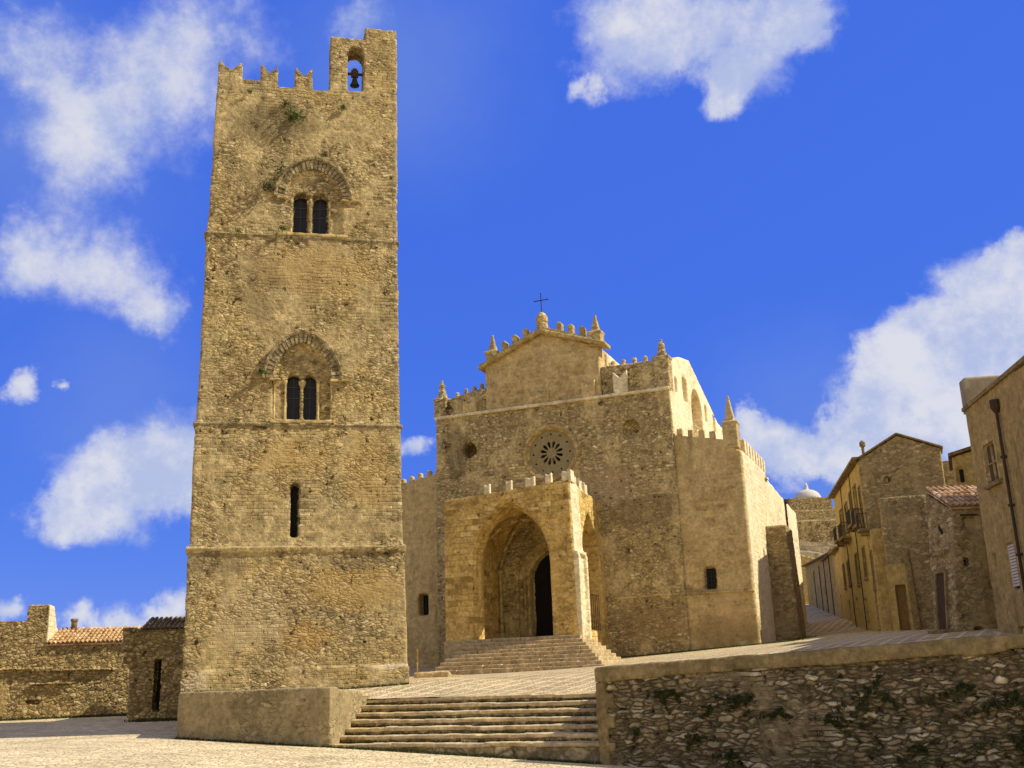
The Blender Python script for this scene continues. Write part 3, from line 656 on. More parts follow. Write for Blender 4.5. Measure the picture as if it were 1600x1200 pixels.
# nave clerestory behind, with three windows
add = bmesh.new(); cut = bmesh.new(); box(add, -7.9, -7.45, 1.2, 21, 17, 20.25); pyz(cut, arch(1.4, 2.0, 18.9, 19.6, 19.8), -7.6, -7); pyz(cut, arch(2.9, 3.5, 18.9, 19.6, 19.8), -7.6, -7)
solid('nave_wall', add, cut, M_side, C, .085)
bm = bmesh.new(); hexa(bm, [(-7.5, .9, 18.4), (-4.2, .9, 17.8), (-4.2, 21, 17.8), (-7.5, 21, 18.4), (-7.5, .9, 18.6), (-4.2, .9, 18.0), (-4.2, 21, 18.0), (-7.5, 21, 18.6)])
hexa(bm, [(-3.8, 1, 14.0), (-.6, 1, 13.3), (-.6, 20, 12.4), (-3.8, 20, 13.6), (-3.8, 1, 14.15), (-.6, 1, 13.4), (-.6, 20, 12.5), (-3.8, 20, 13.75)])
obj('aisle_roof', bm, M_tile, C)
# left wing, set back
add = bmesh.new(); cut = bmesh.new(); pxz(add, [(-27, 2), (-18.1, 2), (-18.1, 14.75), (-19.4, 14.62), (-22.1, 14.08), (-27, 13.0)], 3.0, 3.9)
box(cut, -20.96, -20.3, 2, 3.6, 5.85, 7.15)
x = -26.5
while x < -18.6:
    z = 14.62 + (x + 19.4) * .2; box(add, x, x + .26, 3.02, 3.4, z - .2, z + .42); x += .62
solid('side_wing', add, cut, M_plast, C, .085)
bm = bmesh.new(); box(bm, -21, -20.26, 3.55, 3.58, 5.8, 7.2); w2 = obj('barred_window', bm, M_dark, C)
bm = bmesh.new()
for k in range(1, 4): box(bm, -20.96 + k * .165 - .012, -20.96 + k * .165 + .012, 3.40, 3.424, 5.85, 7.15)
for k in range(1, 5): box(bm, -20.96, -20.3, 3.395, 3.43, 5.85 + k * .24 - .01, 5.85 + k * .24 + .01)
obj('window_grate', bm, M_iron, w2)

# ------------------------------------------------------------------ porch of the church
add = bmesh.new(); cut = bmesh.new()
hexa(add, [(-15.25, -5.25, 2), (-7.90, -5.25, 2), (-7.90, .05, 2), (-15.25, .05, 2), (-15.22, -5.2, 11.3), (-8.08, -5.2, 11.78), (-8.08, .05, 11.3), (-15.22, .05, 11.0)])
box(cut, -14.25, -9.0, -4.25, .3, 1, 8.2)                                    # the room inside
# vault: two pointed cells cut upward from the room
pyz(cut, arch(-4.25, -.02, 3, 8.0, 10.4), -14.25, -9.0); pxz(cut, arch(-14.0, -9.1, 3, 8.0, 10.7), -4.25, .3)
pxz(cut, arch(-13.42, -9.46, 1, 7.7, 10.72), -7, -4.0)
pxz(cut, arch(-13.52, -9.37, 1, 7.7, 10.82), -7, -4.6)
pxz(cut, arch(-13.62, -9.28, 1, 7.7, 10.92), -7, -4.95)
pyz(cut, arch(-3.65, -.72, 4.25, 7.85, 10.4), -9.6, -6)
box(cut, -8.9, -6.9, -3.6, 1, 1, 1.2)
# flutes on the piers
for x in (-14.7, -14.35, -14.0, -13.7, -9.0, -8.65, -8.3): box(cut, x - .035, x + .035, -6, -5.20, 3.4, 8.2 + random.uniform(-.8, .6))
pth = solid('porch', add, cut, M_portico, C, .075)
bm = bmesh.new(); box(bm, -15.3, -8.2, -5.3, .0, 1.5, 3.9); obj('porch_floor', bm, M_step, pth)
bm = bmesh.new()
hexa(bm, [(-8.3, -5.15, 2.3), (-7.82, -5.15, 2.3), (-7.80, -3.65, 2.3), (-8.3, -3.65, 2.3), (-8.4, -5.12, 11.75), (-8.03, -5.12, 11.75), (-8.03, -3.75, 11.5), (-8.4, -3.75, 11.5)])
box(bm, -8.1, -7.78, -5.18, -3.7, 7.95, 8.12); box(bm, -8.1, -7.94, -4.55, -4.35, 8.1, 11.5); box(bm, -8.1, -7.72, -5.18, -4.9, 3.6, 7.9); box(bm, -8.1, -7.74, -3.95, -3.66, 3.6, 7.9)
solid('corner_pier', bm, None, M_pale, pth, .06)
def zt(x): return 11.3 + (x + 15.2) * .067
for x in (-12.7, -11.45, -10.25, -9.2, -8.2):
    wd = .26 if x in (-10.25, -8.2) else .17
    bm = bmesh.new(); z = zt(x); pxz(bm, [(x - wd, z - .1), (x + wd, z - .1), (x + wd, z + .55), (x, z + .42), (x - wd, z + .5)], -5.16, -4.92 if x < -8.5 else -4.6); solid('merlon', bm, None, M_pale, pth, .045)
for y in (-4.2, -3.3, -2.4):
    bm = bmesh.new(); z = 11.75 + (y + 5.2) * -.09; pyz(bm, [(y - .22, z - .15), (y + .22, z - .15), (y + .22, z + .5), (y, z + .22), (y - .22, z + .55)], -8.35, -8.05); solid('merlon', bm, None, M_pale, pth, .045)
for (a, b_) in (((-14.2, -4.2), (-9.05, -.1)), ((-14.2, -.1), (-9.05, -4.2))):     # diagonal vault ribs and wall shafts
    bm = bmesh.new(); N = 14; prev = None
    for k in range(N + 1):
        s = k / N; ang = math.pi * s; p = Vector((a[0] + (b_[0] - a[0]) * s, a[1] + (b_[1] - a[1]) * s, 7.9 + 2.5 * math.sin(ang) ** .8))
        if prev is not None: tube(bm, prev, p, .11, 6)
        prev = p
    obj('vault_rib', bm, M_trim, pth, True)
for x, y in ((-14.12, -4.15), (-14.12, -.2), (-9.15, -.2), (-9.15, -4.15)):
    bm = bmesh.new(); lathe(bm, [(.2, 3.9), (.2, 4.15), (.11, 4.3), (.11, 7.4), (.2, 7.75), (.22, 7.95)], x, y, 10); obj('shaft', bm, M_trim, pth, True)
bm = bmesh.new()
for k in range(9): y = -3.5 + k * .33; tube(bm, (-8.15, y, 4.25), (-8.15, y, 6.1), .015, 5)
tube(bm, (-8.15, -3.65, 6.1), (-8.15, -.72, 6.1), .02, 5); obj('railing', bm, M_iron, pth)

# church steps
S = thing('church_steps', 'broad flight of worn stone steps climbing to the church porch', 'steps', (12.162, 56.5, 0), -21.5)
NS = 9
for i in range(NS):
    z1 = 2.27 + (i + 1) * (3.93 - 2.27) / NS; yf = -8.1 + i * .32; xl = -14.75 + i * .12; xr = -5.75 - i * .25
    bm = bmesh.new(); x = xl
    while x < xr - .1:
        nx = min(xr, x + random.uniform(.9, 1.7))
        j = random.uniform(-.02, .02); box(bm, x + .006, nx - .006, yf + j, -4.6 if nx < -8 else -3.7, 1.6, z1 + random.uniform(-.012, .012)); x = nx
    bmesh.ops.bevel(bm, geom=bm.edges[:], offset=.025, segments=1, affect='EDGES')
    obj('step', bm, M_step, S)

# ------------------------------------------------------------------ lower stairs
S2 = thing('front_steps', 'wide weathered flight of seven stone steps with weeds at its left edge', 'steps')
BL, BR, TL, TR = Vector((-5.9, 33.5, 0)), Vector((2.2, 29.72, 0)), Vector((-5.13, 36.3, 0)), Vector((2.35, 32.8, 0))
dr = (BR - BL).normalized(); nr = Vector((-dr.y, dr.x, 0))
for i in range(7):
    s = i / 6; a = BL.lerp(TL, s); b_ = BR.lerp(TR, s); ztop = .25 + 1.21 * s; bm = bmesh.new(); Ltot = (b_ - a).length; q = 0
    tr = bmesh.new(); zb = -.7 if i == 0 else ztop - .42
    while q < Ltot - .05:
        nq = min(Ltot, q + random.uniform(.6, 1.7)); j = random.uniform(-.02, .03); zj = random.uniform(-.016, .012); rz = random.uniform(-.012, .012)
        p0 = a + dr * (q + .010) - nr * j; p1 = a + dr * (nq - .010) - nr * (j + random.uniform(-.015, .015)); dep = .55 if i < 6 else .6
        def hx(b_m, f, z0, z1):
            hexa(b_m, [(*(p0 + nr * f).to_2d(), z0), (*(p1 + nr * f).to_2d(), z0), (*(p1 + nr * dep).to_2d(), z0), (*(p0 + nr * dep).to_2d(), z0),
                       (*(p0 + nr * f).to_2d(), z1 + rz), (*(p1 + nr * f).to_2d(), z1 - rz), (*(p1 + nr * dep).to_2d(), z1 + .01), (*(p0 + nr * dep).to_2d(), z1 + .01)])
        hx(bm, .045 + random.uniform(0, .03), zb, ztop - .06); hx(tr, 0, ztop - .105 + zj, ztop + zj)
        q = nq
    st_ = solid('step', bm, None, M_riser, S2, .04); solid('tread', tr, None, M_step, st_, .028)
    a2 = a + nr * .03; b2 = b_ + nr * .03
    mo = bmesh.new()
    for _ in range(420):
        c = a2.lerp(b2, random.random() ** 1.3); zz = ztop - .2 if i else low_z(c.x, c.y); h_ = random.uniform(.02, .08); dx = random.uniform(.01, .04)
        mo.faces.new([mo.verts.new((c.x - dx, c.y - .01, zz)), mo.verts.new((c.x + dx, c.y - .01, zz)), mo.verts.new((c.x + random.gauss(0, .02), c.y - random.uniform(0, .04), zz + h_))])
    mo_ = obj('moss', mo, M_moss, recalc=False); mo_['kind'] = 'stuff'
# low wall under the tower
LW = thing('low_wall', 'low plastered retaining wall in front of the tower base beside the steps', 'wall')
add = bmesh.new(); cut = bmesh.new()
A, Bq = Vector((-6.02, 33.25, 0)), Vector((-10.95, 35.32, 0)); dn = Vector((.39, .92, 0)).normalized()
E_ = Vector((-5.72, 33.15, 0)); G_ = Vector((-4.98, 36.6, 0))
hexa(add, [(Bq.x, Bq.y, -.5), (E_.x, E_.y, -.5), (E_.x + .1, E_.y + .6, -.5), (Bq.x + .2, Bq.y + .5, -.5), (Bq.x, Bq.y + .03, 1.86), (E_.x - .02, E_.y + .02, 1.89), (E_.x + .1, E_.y + .6, 1.89), (Bq.x + .2, Bq.y + .5, 1.87)])
hexa(add, [(E_.x - .4, E_.y + .1, -.5), (E_.x, E_.y, -.5), (G_.x - .05, G_.y, -.5), (G_.x - .5, G_.y, -.5), (E_.x - .4, E_.y + .1, 1.89), (E_.x - .02, E_.y + .02, 1.89), (G_.x - .05, G_.y, 1.62), (G_.x - .5, G_.y, 1.7)])
hexa(add, [(Bq.x, Bq.y, -.5), (Bq.x + .4, Bq.y, -.5), (-11.3, 38.2, -.5), (-11.75, 38.2, -.5), (Bq.x, Bq.y + .03, 1.86), (Bq.x + .4, Bq.y, 1.87), (-11.3, 38.2, 1.9), (-11.75, 38.2, 1.9)])
for (s, z, r_) in ((.72, .75, .07), (.28, 1.35, .05), (.6, 1.2, .045), (.9, .5, .06), (.15, 1.2, .04)):
    p = Bq.lerp(E_, s); box(cut, p.x - r_, p.x + r_, p.y - .3, p.y + .15, z - r_, z + r_)
solid('wall_body', add, cut, M_trim if False else stone('low_wall_plaster', (.20, .145, .07), (.31, .225, .11), (.44, .33, .18), (.24, .175, .09), size=(.3, .3, .15), course=.25, plaster=.62, plaster_col=(.31, .225, .112), pits=.9, relief=.022, swell=.04, stain=.8, fine=.35), LW, .06)

# ------------------------------------------------------------------ big rubble retaining wall on the right
RW = thing('retaining_wall', 'long dark rubble retaining wall overgrown with weeds beside the steps', 'wall')
W0 = Vector((1.98, 29.55, 0)); wd_ = Vector((math.cos(R(-26)), math.sin(R(-26)), 0)); wnr = Vector((-wd_.y, wd_.x, 0)); WL = 17.0
def wtop(s): return 2.16 + .036 * s
add = bmesh.new(); cut = bmesh.new()
def wpt(s, o_, z): p = W0 + wd_ * s + wnr * o_; return (p.x, p.y, z)
hexa(add, [wpt(0, 0, -1.5), wpt(WL, 0, -1.5), wpt(WL, .6, -1.5), wpt(0, .6, -1.5), wpt(0, .06, wtop(0) - .32), wpt(WL, .06, wtop(WL) - .32), wpt(WL, .6, wtop(WL) - .32), wpt(0, .6, wtop(0) - .32)])
hexa(add, [wpt(0, .3, -1.5), wpt(.5, .3, -1.5), wpt(.5, 4, -1.5), wpt(0, 4, -1.5), wpt(0, .3, wtop(0) - .32), wpt(.5, .3, wtop(0) - .32), wpt(.5, 4, 1.45), wpt(0, 4, 1.45)])
for _ in range(150):
    s, z = random.uniform(.6, 12), random.uniform(-.6, 1.7); r_ = random.uniform(.03, .085)
    p = W0 + wd_ * s; box(cut, p.x - r_ * 1.3, p.x + r_ * 1.3, p.y - .4, p.y + .22, z - r_ * .7, z + r_ * .7)
solid('wall_body', add, cut, M_wall, RW, .055)
add = bmesh.new(); q = -.03
while q < WL:
    nq = q + random.uniform(.8, 2.1); j_, k_, b2 = random.uniform(-.03, .02), random.uniform(-.018, .018), random.uniform(-.07, .05)
    hexa(add, [wpt(q, -.02 + j_, wtop(q) - .34 + b2), wpt(nq, -.02 + j_, wtop(nq) - .34 + b2 * .3), wpt(nq, .64, wtop(nq) - .34), wpt(q, .64, wtop(q) - .34), wpt(q, .0 + j_, wtop(q) + k_), wpt(nq, .0 + j_, wtop(nq) - k_), wpt(nq, .64, wtop(nq)), wpt(q, .64, wtop(q))]); q = nq - .01
solid('coping', add, None, M_cope, RW, .05)
add = bmesh.new(); z = -.9; k = 0
while z < wtop(0) - .4:     # toothed dressed blocks at the wall end
    h = random.uniform(.22, .36); zz = min(z + h, wtop(0) - .36); wq = .42 if k % 2 else .24; j_ = random.uniform(-.02, .01)
    hexa(add, [wpt(-.04, -.03 + j_, z), wpt(wq, -.03 + j_, z), wpt(wq, .3, z), wpt(-.04, .3, z), wpt(-.04, -.02 + j_, zz - .02), wpt(wq, -.02 + j_, zz - .02), wpt(wq, .3, zz - .02), wpt(-.04, .3, zz - .02)]); z = zz; k += 1
solid('end_pier', add, None, M_cope, RW, .04)

# ------------------------------------------------------------------ houses on the right
def wincut(cut, x0, x1, z0, z1, d=.25, arched=False): pxz(cut, arch(x0, x1, z0, z1 - .15, z1) if arched else [(x0, z0), (x1, z0), (x1, z1), (x0, z1)], -1, d)
def pane(parent, x0, x1, z0, z1, y=.2, mat=None, name='window', mull=False):
    bm = bmesh.new(); box(bm, x0 - .03, x1 + .03, y, y + .03, z0 - .03, z1 + .03); o = obj(name, bm, mat or M_dark, parent)
    if mull:
        bm = bmesh.new(); c = (x0 + x1) / 2; box(bm, c - .03, c + .03, y - .04, y - .005, z0, z1); zc = (z0 + z1) / 2; box(bm, x0, x1, y - .035, y - .006, zc - .025, zc + .025)
        for k in range(1, 14): zz = z0 + (z1 - z0) * k / 14; box(bm, x0 + .03, x1 - .03, y - .022, y - .006, zz - .012, zz + .012)
        obj('shutter', bm, M_shut, o)
    return o
# nearest house: wall almost along the line of sight. Local x runs away from the viewer, y points right
H1 = thing('corner_house', 'tall brown plastered house with shuttered window at the right edge', 'house', (15.6, 36.0, 0), 83.4)
add = bmesh.new(); cut = bmesh.new()
# local frame here: x away, y to the left -> body lies at y<0
pxz(add, [(-14, 1.5), (0, 2.3), (-.02, 10.42), (-14, 10.15)], -8, 0)
for x0, x1, z0, z1 in ((-2.55, -1.42, 7.5, 8.75), (-2.75, -1.95, 4.06, 5.5), (-.95, -.6, 4.9, 5.35), (-7, -5.9, 7.4, 8.8), (-7, -6.1, 4.0, 5.6)): box(cut, x0, x1, -.18, 1, z0, z1)
box(cut, -2.6, -1.95, -.18, 1, 2.2, 2.95)
solid('house_wall', add, cut, M_house, H1, .08)
def pane1(x0, x1, z0, z1, mat, name='window'):
    bm = bmesh.new(); box(bm, x0 - .02, x1 + .02, -.17, -.13, z0 - .02, z1 + .02); return obj(name, bm, mat, H1)
p = pane1(-2.55, -1.42, 7.5, 8.75, M_dark); bm = bmesh.new()
for a, b_ in ((-2.55, -2.0), (-1.96, -1.42)):
    box(bm, a, b_, -.12, -.08, 7.5, 8.12); box(bm, a, b_, -.12, -.08, 8.17, 8.75)
    for k in range(12): box(bm, a + .04, b_ - .04, -.08, -.065, 7.53 + k * .1, 7.57 + k * .1)
obj('shutter', bm, M_shut, p)
bm = bmesh.new(); box(bm, -2.75, -1.25, -.1, .14, 7.36, 7.47); obj('sill', bm, M_cope, p)
bm = bmesh.new(); box(bm, -2.68, -2.56, -.1, .05, 7.48, 8.9); box(bm, -1.41, -1.29, -.1, .05, 7.48, 8.9); box(bm, -2.555, -1.415, -.1, .05, 8.77, 8.9); box(bm, -2.0, -1.97, -.12, -.02, 7.5, 8.75); box(bm, -2.55, -2.01, -.12, -.02, 8.12, 8.16); box(bm, -1.96, -1.42, -.12, -.02, 8.12, 8.16); obj('window_frame', bm, M_trim, p)
p = pane1(-2.75, -1.95, 4.06, 5.5, M_dark); bm = bmesh.new(); 
for k in range(14): box(bm, -2.74, -1.96, -.11, -.07, 4.18 + k * .093, 4.25 + k * .093)
obj('roller_blind', bm, M_white, p)
pane1(-.95, -.6, 4.9, 5.35, M_wood); pane1(-2.6, -1.95, 2.2, 2.95, M_white, 'vent'); pane1(-7, -5.9, 7.4, 8.8, M_dark); pane1(-7, -6.1, 4, 5.6, M_dark)
bm = bmesh.new(); tube(bm, (-3.45, .10, 9.5), (-3.45, .10, 2.6), .05)
for z in (3.5, 5.0, 6.5, 8.0): tube(bm, (-3.45, .1, z), (-3.45, .1, z + .07), .10)
lathe(bm, [(.08, 9.45), (.17, 9.6), (.17, 9.85)], -3.45, .1, 8); obj('downpipe', bm, M_rust, H1)
bm = bmesh.new(); box(bm, -.5, .16, -1.45, .02, 10.2, 11.42); solid('roof_parapet', bm, None, plain('grey_render', (.34, .28, .20), .9, var=.3, col2=(.24, .19, .12)), H1, .08)
bm = bmesh.new(); box(bm, -14, .03, -.35, .09, 10.3, 10.42, .0); obj('eave_ledge', bm, M_cope, H1)

# small tiled house
H2 = thing('tiled_house', 'small two facet stone house with red clay tile roof beside tall house', 'house', (15.14, 38.5, 0), 0)
add = bmesh.new(); cut = bmesh.new()
hexa(add, [(0.02, 0, 2.2), (3.4, -.1, 2.2), (3.4, 4.5, 2.2), (1.4, 4.5, 2.2), (.54, 0, 7.35), (3.4, -.1, 7.4), (3.4, 4.5, 8.1), (1.7, 4.5, 8.0)])
hexa(add, [(-.10, 1.6, 2.2), (0.03, 0.05, 2.2), (2.4, 3.2, 2.2), (1.2, 4.4, 2.2), (.29, 1.6, 8.15), (.55, .05, 7.28), (2.4, 3.2, 7.9), (1.6, 4.4, 7.9)])
box(add, 2.2, 4.5, -2.6, .5, 2.2, 9.6); box(cut, .87, 1.45, -.5, .12, 6.55, 7.02); box(cut, .72, .92, -.5, .3, 5.22, 5.58); box(cut, .72, 1.05, -.5, .25, 2.7, 3.15)  # tall side box: unseen wing added to shade the churchyard
solid('house_wall', add, cut, M_gable, H2, .07)
bm = bmesh.new(); box(bm, .85, 1.47, .10, .13, 6.53, 7.04); obj('blocked_window', bm, plain('pale_infill', (.44, .36, .17), .9, var=.15), H2)
bm = bmesh.new(); box(bm, .70, .94, .27, .3, 5.2, 5.6); obj('window', bm, M_dark, H2); bm = bmesh.new(); box(bm, .70, 1.07, .22, .25, 2.68, 3.17); obj('vent', bm, M_dark, H2)
bm = bmesh.new(); box(bm, .8, 1.6, -.04, .08, 7.03, 7.10); obj('lintel', bm, M_wood, H2)
# door and lozenge window on the canted face
fd = Vector((-.13, 1.55, 0)).normalized(); fn_ = Vector((-fd.y, fd.x, 0)); fn_ = fn_ if fn_.y < 0 else -fn_
def canted(bm, s0, s1, z0, z1, o0=.03, o1=-.1, lean=.1):
    def q(s, o_, z): b0 = Vector((.03 + (z - 2.2) * (.102 - .024 * s), .05, 0)) + fd * s + fn_ * o_; return (b0.x, b0.y, z)
    hexa(bm, [q(s0, o0, z0), q(s1, o0, z0), q(s1, o1, z0), q(s0, o1, z0), q(s0, o0, z1), q(s1, o0, z1), q(s1, o1, z1), q(s0, o1, z1)])
bm = bmesh.new(); canted(bm, .45, 1.05, 3.05, 5.1, .07); dd = obj('door', bm, M_wood, H2)
bm = bmesh.new(); canted(bm, .37, .45, 3.05, 5.18, .12); canted(bm, 1.05, 1.13, 3.05, 5.18, .12); canted(bm, .45, 1.15, 5.1, 5.28, .13); obj('door_frame', bm, M_cope, dd)
bm = bmesh.new(); canted(bm, .3, 1.3, 5.75, 5.87, .16); obj('door_hood', bm, M_cope, H2); bm = bmesh.new(); canted(bm, .2, 1.4, 3.0, 3.1, .35); canted(bm, .1, 1.5, 2.7, 2.98, .6); obj('doorstep', bm, M_cope, H2)
bm = bmesh.new(); b0 = Vector((.455, .05, 6.53)) + fd * .75 + fn_ * .08
v = [bm.verts.new(b0 + fd * a + Vector((0, 0, c)) + fn_ * o_) for o_ in (0, -.05) for a, c in ((0, -.36), (.2, 0), (0, .36), (-.2, 0))]
bm.faces.new(v[:4]); bm.faces.new(v[4:][::-1])
for k in range(4): bm.faces.new((v[k], v[(k + 1) % 4], v[4 + (k + 1) % 4], v[4 + k]))
obj('lozenge_window', bm, M_dark, H2)
bm = bmesh.new(); tiles(bm, (.46, -.14, 7.36), (1, 0, 0), (-.16, 1.7, .92), 13, 5, .21, .40, .09); hexa(bm, [(.5, -.1, 7.28), (3.3, -.1, 7.28), (3.3, 1.6, 8.2), (.33, 1.6, 8.2), (.5, -.1, 7.34), (3.3, -.1, 7.34), (3.3, 1.6, 8.26), (.33, 1.6, 8.26)])
obj('roof', bm, M_tilered, H2)
bm = bmesh.new(); box(bm, 1.4, 3.0, 1.3, 4.0, 6.5, 7.7); obj('loft', bm, M_gable, H2)

# gabled house at the mouth of the lane
H3 = thing('gabled_house', 'tall rubble gabled house with small oval window at the lane mouth', 'house', (18.85, 58.0, 0), -20)
add = bmesh.new(); cut = bmesh.new()
pxz(add, [(0.0, 3), (4.3, 3), (4.3, 13.1), (2.17, 14.05), (0.02, 12.9)], 0, 1.0)
pxz(cut, disc(1.44, 11.68, .2, 12), -1, .3); 
solid('gable_wall', add, cut, M_gable, H3, .08)
bm = bmesh.new(); pxz(bm, disc(1.44, 11.68, .24, 12), .26, .29); obj('oval_window', bm, M_dark, H3)
bm = bmesh.new()
for a, b_ in (((-.15, 12.82), (2.17, 14.08)), ((2.17, 14.08), (4.45, 13.08))): hexa(bm, [(a[0], -.1, a[1]), (b_[0], -.1, b_[1]), (b_[0], 2.0, b_[1]), (a[0], 2.0, a[1]), (a[0], -.14, a[1] + .12), (b_[0], -.14, b_[1] + .12), (b_[0], 2.0, b_[1] + .12), (a[0], 2.0, a[1] + .12)])
solid('verge', bm, None, M_tiledark, H3, .05)
add = bmesh.new(); cut = bmesh.new()
box(add, .85, 3.2, -1.4, .2, 2.8, 10.5); box(add, 3.0, 4.6, -.6, .2, 2.8, 10.4)
box(cut, 1.12, 1.66, -2, -1.2, 2.9, 5.95)
solid('front_annex', add, cut, M_gable, H3, .08)
bm = bmesh.new(); box(bm, .80, 1.85, -1.46, -1.38, 2.9, 7.0); c2 = bmesh.new(); box(c2, 1.12, 1.66, -2, -1, 2.5, 5.95); solid('yellow_render', bm, c2, M_yell, H3, None, False)
bm = bmesh.new(); box(bm, 1.1, 1.68, -1.25, -1.2, 2.9, 5.98); d3 = obj('door', bm, M_brownwood, H3)
bm = bmesh.new(); 
for k in range(1, 5): box(bm, 1.1 + k * .11, 1.112 + k * .11, -1.26, -1.245, 2.9, 5.9)
obj('door_boards', bm, M_wood, d3)
bm = bmesh.new(); hexa(bm, [(1.84, -1.62, 2.8), (2.2, -1.62, 2.8), (2.2, -1.3, 2.8), (1.84, -1.3, 2.8), (1.72, -1.55, 7.7), (2.02, -1.55, 7.7), (2.02, -1.3, 7.7), (1.72, -1.3, 7.7)]); solid('pilaster', bm, None, M_cope, H3, .06)

# yellow town house along the lane; local x runs up the lane, body to the right (y<0)
H4 = thing('townhouse', 'yellow plastered three storey townhouse with small balconies along the lane', 'house', (18.94, 58.0, 0), 79.85)
add = bmesh.new(); cut = bmesh.new()
pxz(add, [(-.9, 2.8), (18.4, 4.2), (18.4, 9.3), (14.0, 9.6), (14.0, 12.95), (0, 12.95), (-.0, 9.0), (-.9, 9.0)], -4.2, 0)
WN = [(7.2, 8.4, 10.0, 11.6), (4.9, 5.7, 10.0, 11.9), (2.6, 3.6, 9.9, 11.9), (.9, 1.5, 9.6, 11.5), (10.2, 11.3, 9.9, 11.6), (9.6, 10.5, 6.9, 8.3), (5.4, 6.4, 6.6, 8.3), (2.0, 2.9, 6.7, 8.3), (12.3, 13.0, 6.9, 8.3), (-.55, -.15, 5.9, 7.8)]
DN = [(-.3, .4, 3.0, 5.7), (3.6, 4.5, 3.3, 5.6), (7.6, 8.4, 3.6, 5.9), (11.5, 12.3, 4.0, 6.0), (15.8, 16.6, 4.5, 6.6)]
for x0, x1, z0, z1 in WN + DN: box(cut, x0, x1, -.22, 1, z0, z1)
solid('house_wall', add, cut, M_yell, H4, .09)
for x0, x1, z0, z1 in WN + DN:
    bm = bmesh.new(); box(bm, x0 - .02, x1 + .02, -.21, -.17, z0 - .02, z1 + .02); o = obj('window' if (x0, x1, z0, z1) in WN else 'door', bm, M_glass if (x0, x1, z0, z1) in WN else M_wood, H4)
    if (x0, x1, z0, z1) in WN:
        bm = bmesh.new(); box(bm, x0 - .12, x1 + .12, -.05, .10, z0 - .12, z0 - .02); box(bm, x0 - .12, x0 - .01, -.05, .05, z0, z1 + .1); box(bm, x1 + .01, x1 + .12, -.05, .05, z0, z1 + .1); box(bm, x0 - .01, x1 + .01, -.05, .055, z1 + .01, z1 + .12); obj('window_frame', bm, M_cope, o)
for x0, x1, z in ((7.0, 8.8, 9.45), (2.3, 3.9, 9.6), (.5, 1.8, 9.3), (10.0, 11.6, 9.6), (-.8, .0, 8.9)):
    bm = bmesh.new(); box(bm, x0, x1, -.02, .55, z, z + .14); box(bm, x0 + .15, x0 + .28, -.02, .4, z - .2, z); box(bm, x1 - .28, x1 - .15, -.02, .4, z - .2, z); bc = obj('balcony', bm, M_cope, H4)
    bm = bmesh.new()
    for k in range(int((x1 - x0) / .13) + 1): tube(bm, (x0 + .04 + k * .13, .52, z + .14), (x0 + .04 + k * .13, .52, z + .95), .012, 4)
    for y in (.1, .25, .4): tube(bm, (x0 + .03, y, z + .14), (x0 + .03, y, z + .95), .012, 4)
    tube(bm, (x0, .52, z + .96), (x1, .52, z + .96), .018, 4); tube(bm, (x0 + .03, 0, z + .96), (x0 + .03, .52, z + .96), .018, 4); obj('balcony_railing', bm, M_iron, bc)
bm = bmesh.new(); box(bm, -.1, 14.2, -.3, .38, 12.93, 13.06); box(bm, 14.0, 18.5, -.3, .3, 9.6, 9.72); hexa(bm, [(-.1, -.3, 13.0), (14.2, -.3, 13.0), (14.2, -4.2, 13.0), (-.1, -4.2, 13.0), (-.1, -.3, 13.07), (14.2, -.3, 13.07), (14.2, -2.1, 13.9), (-.1, -2.1, 13.9)]); obj('roof', bm, M_tiledark, H4)
for x in (4.4, 9.1):
    bm = bmesh.new(); tube(bm, (x, .08, 12.9), (x, .08, 3.6), .03, 6); obj('downpipe', bm, M_iron, H4)
bm = bmesh.new(); tube(bm, (2.3, -.6, 13.0), (2.3, -.6, 14.1), .07, 8); lathe(bm, [(.08, 14.05), (.16, 14.1), (.16, 14.3), (.05, 14.42)], 2.3, -.6, 8); obj('flue', bm, M_cope, H4)

# lower houses up the lane
H5 = thing('lane_cottage', 'low yellow cottage row far up the lane beyond the balconies', 'house', (18.94, 58.0, 0), 79.85)
add = bmesh.new(); cut = bmesh.new()
pxz(add, [(18.2, 4.5), (44, 7.0), (44, 11.1), (38, 10.85), (26, 10.2), (18.2, 9.75)], -4, -.12)
HW = [(20, 20.7, 7.6, 8.8), (23, 23.8, 5.2, 7.4), (24.6, 25.2, 8.0, 9.2), (27.5, 28.5, 5.8, 8.2), (31, 31.8, 8.3, 9.6), (33, 34, 6.2, 8.4), (36.5, 37.3, 8.8, 10.0), (39.5, 40.6, 7.0, 9.2)]
for x0, x1, z0, z1 in HW: box(cut, x0, x1, -.4, 1, z0, z1)
solid('house_wall', add, cut, M_yell, H5, .1)
for x0, x1, z0, z1 in HW:
    bm = bmesh.new(); box(bm, x0 - .02, x1 + .02, -.38, -.34, z0, z1 + .02); obj('window' if z1 - z0 < 1.5 else 'door', bm, M_glass if z1 - z0 < 1.5 else M_wood, H5)
for x in (22, 26, 30, 35): 
    bm = bmesh.new(); tube(bm, (x, -.05, 9.9), (x, -.05, 5.2), .035, 6); obj('downpipe', bm, M_iron, H5)
bm = bmesh.new(); box(bm, 18.3, 26, -.3, .15, 9.85, 9.97); hexa(bm, [(18.2, .2, 9.75), (44, .2, 11.1), (44, -4, 11.1), (18.2, -4, 9.75), (18.2, .2, 9.86), (44, .2, 11.21), (44, -2, 11.7), (18.2, -2, 10.5)]); obj('roof', bm, M_tiledark, H5)
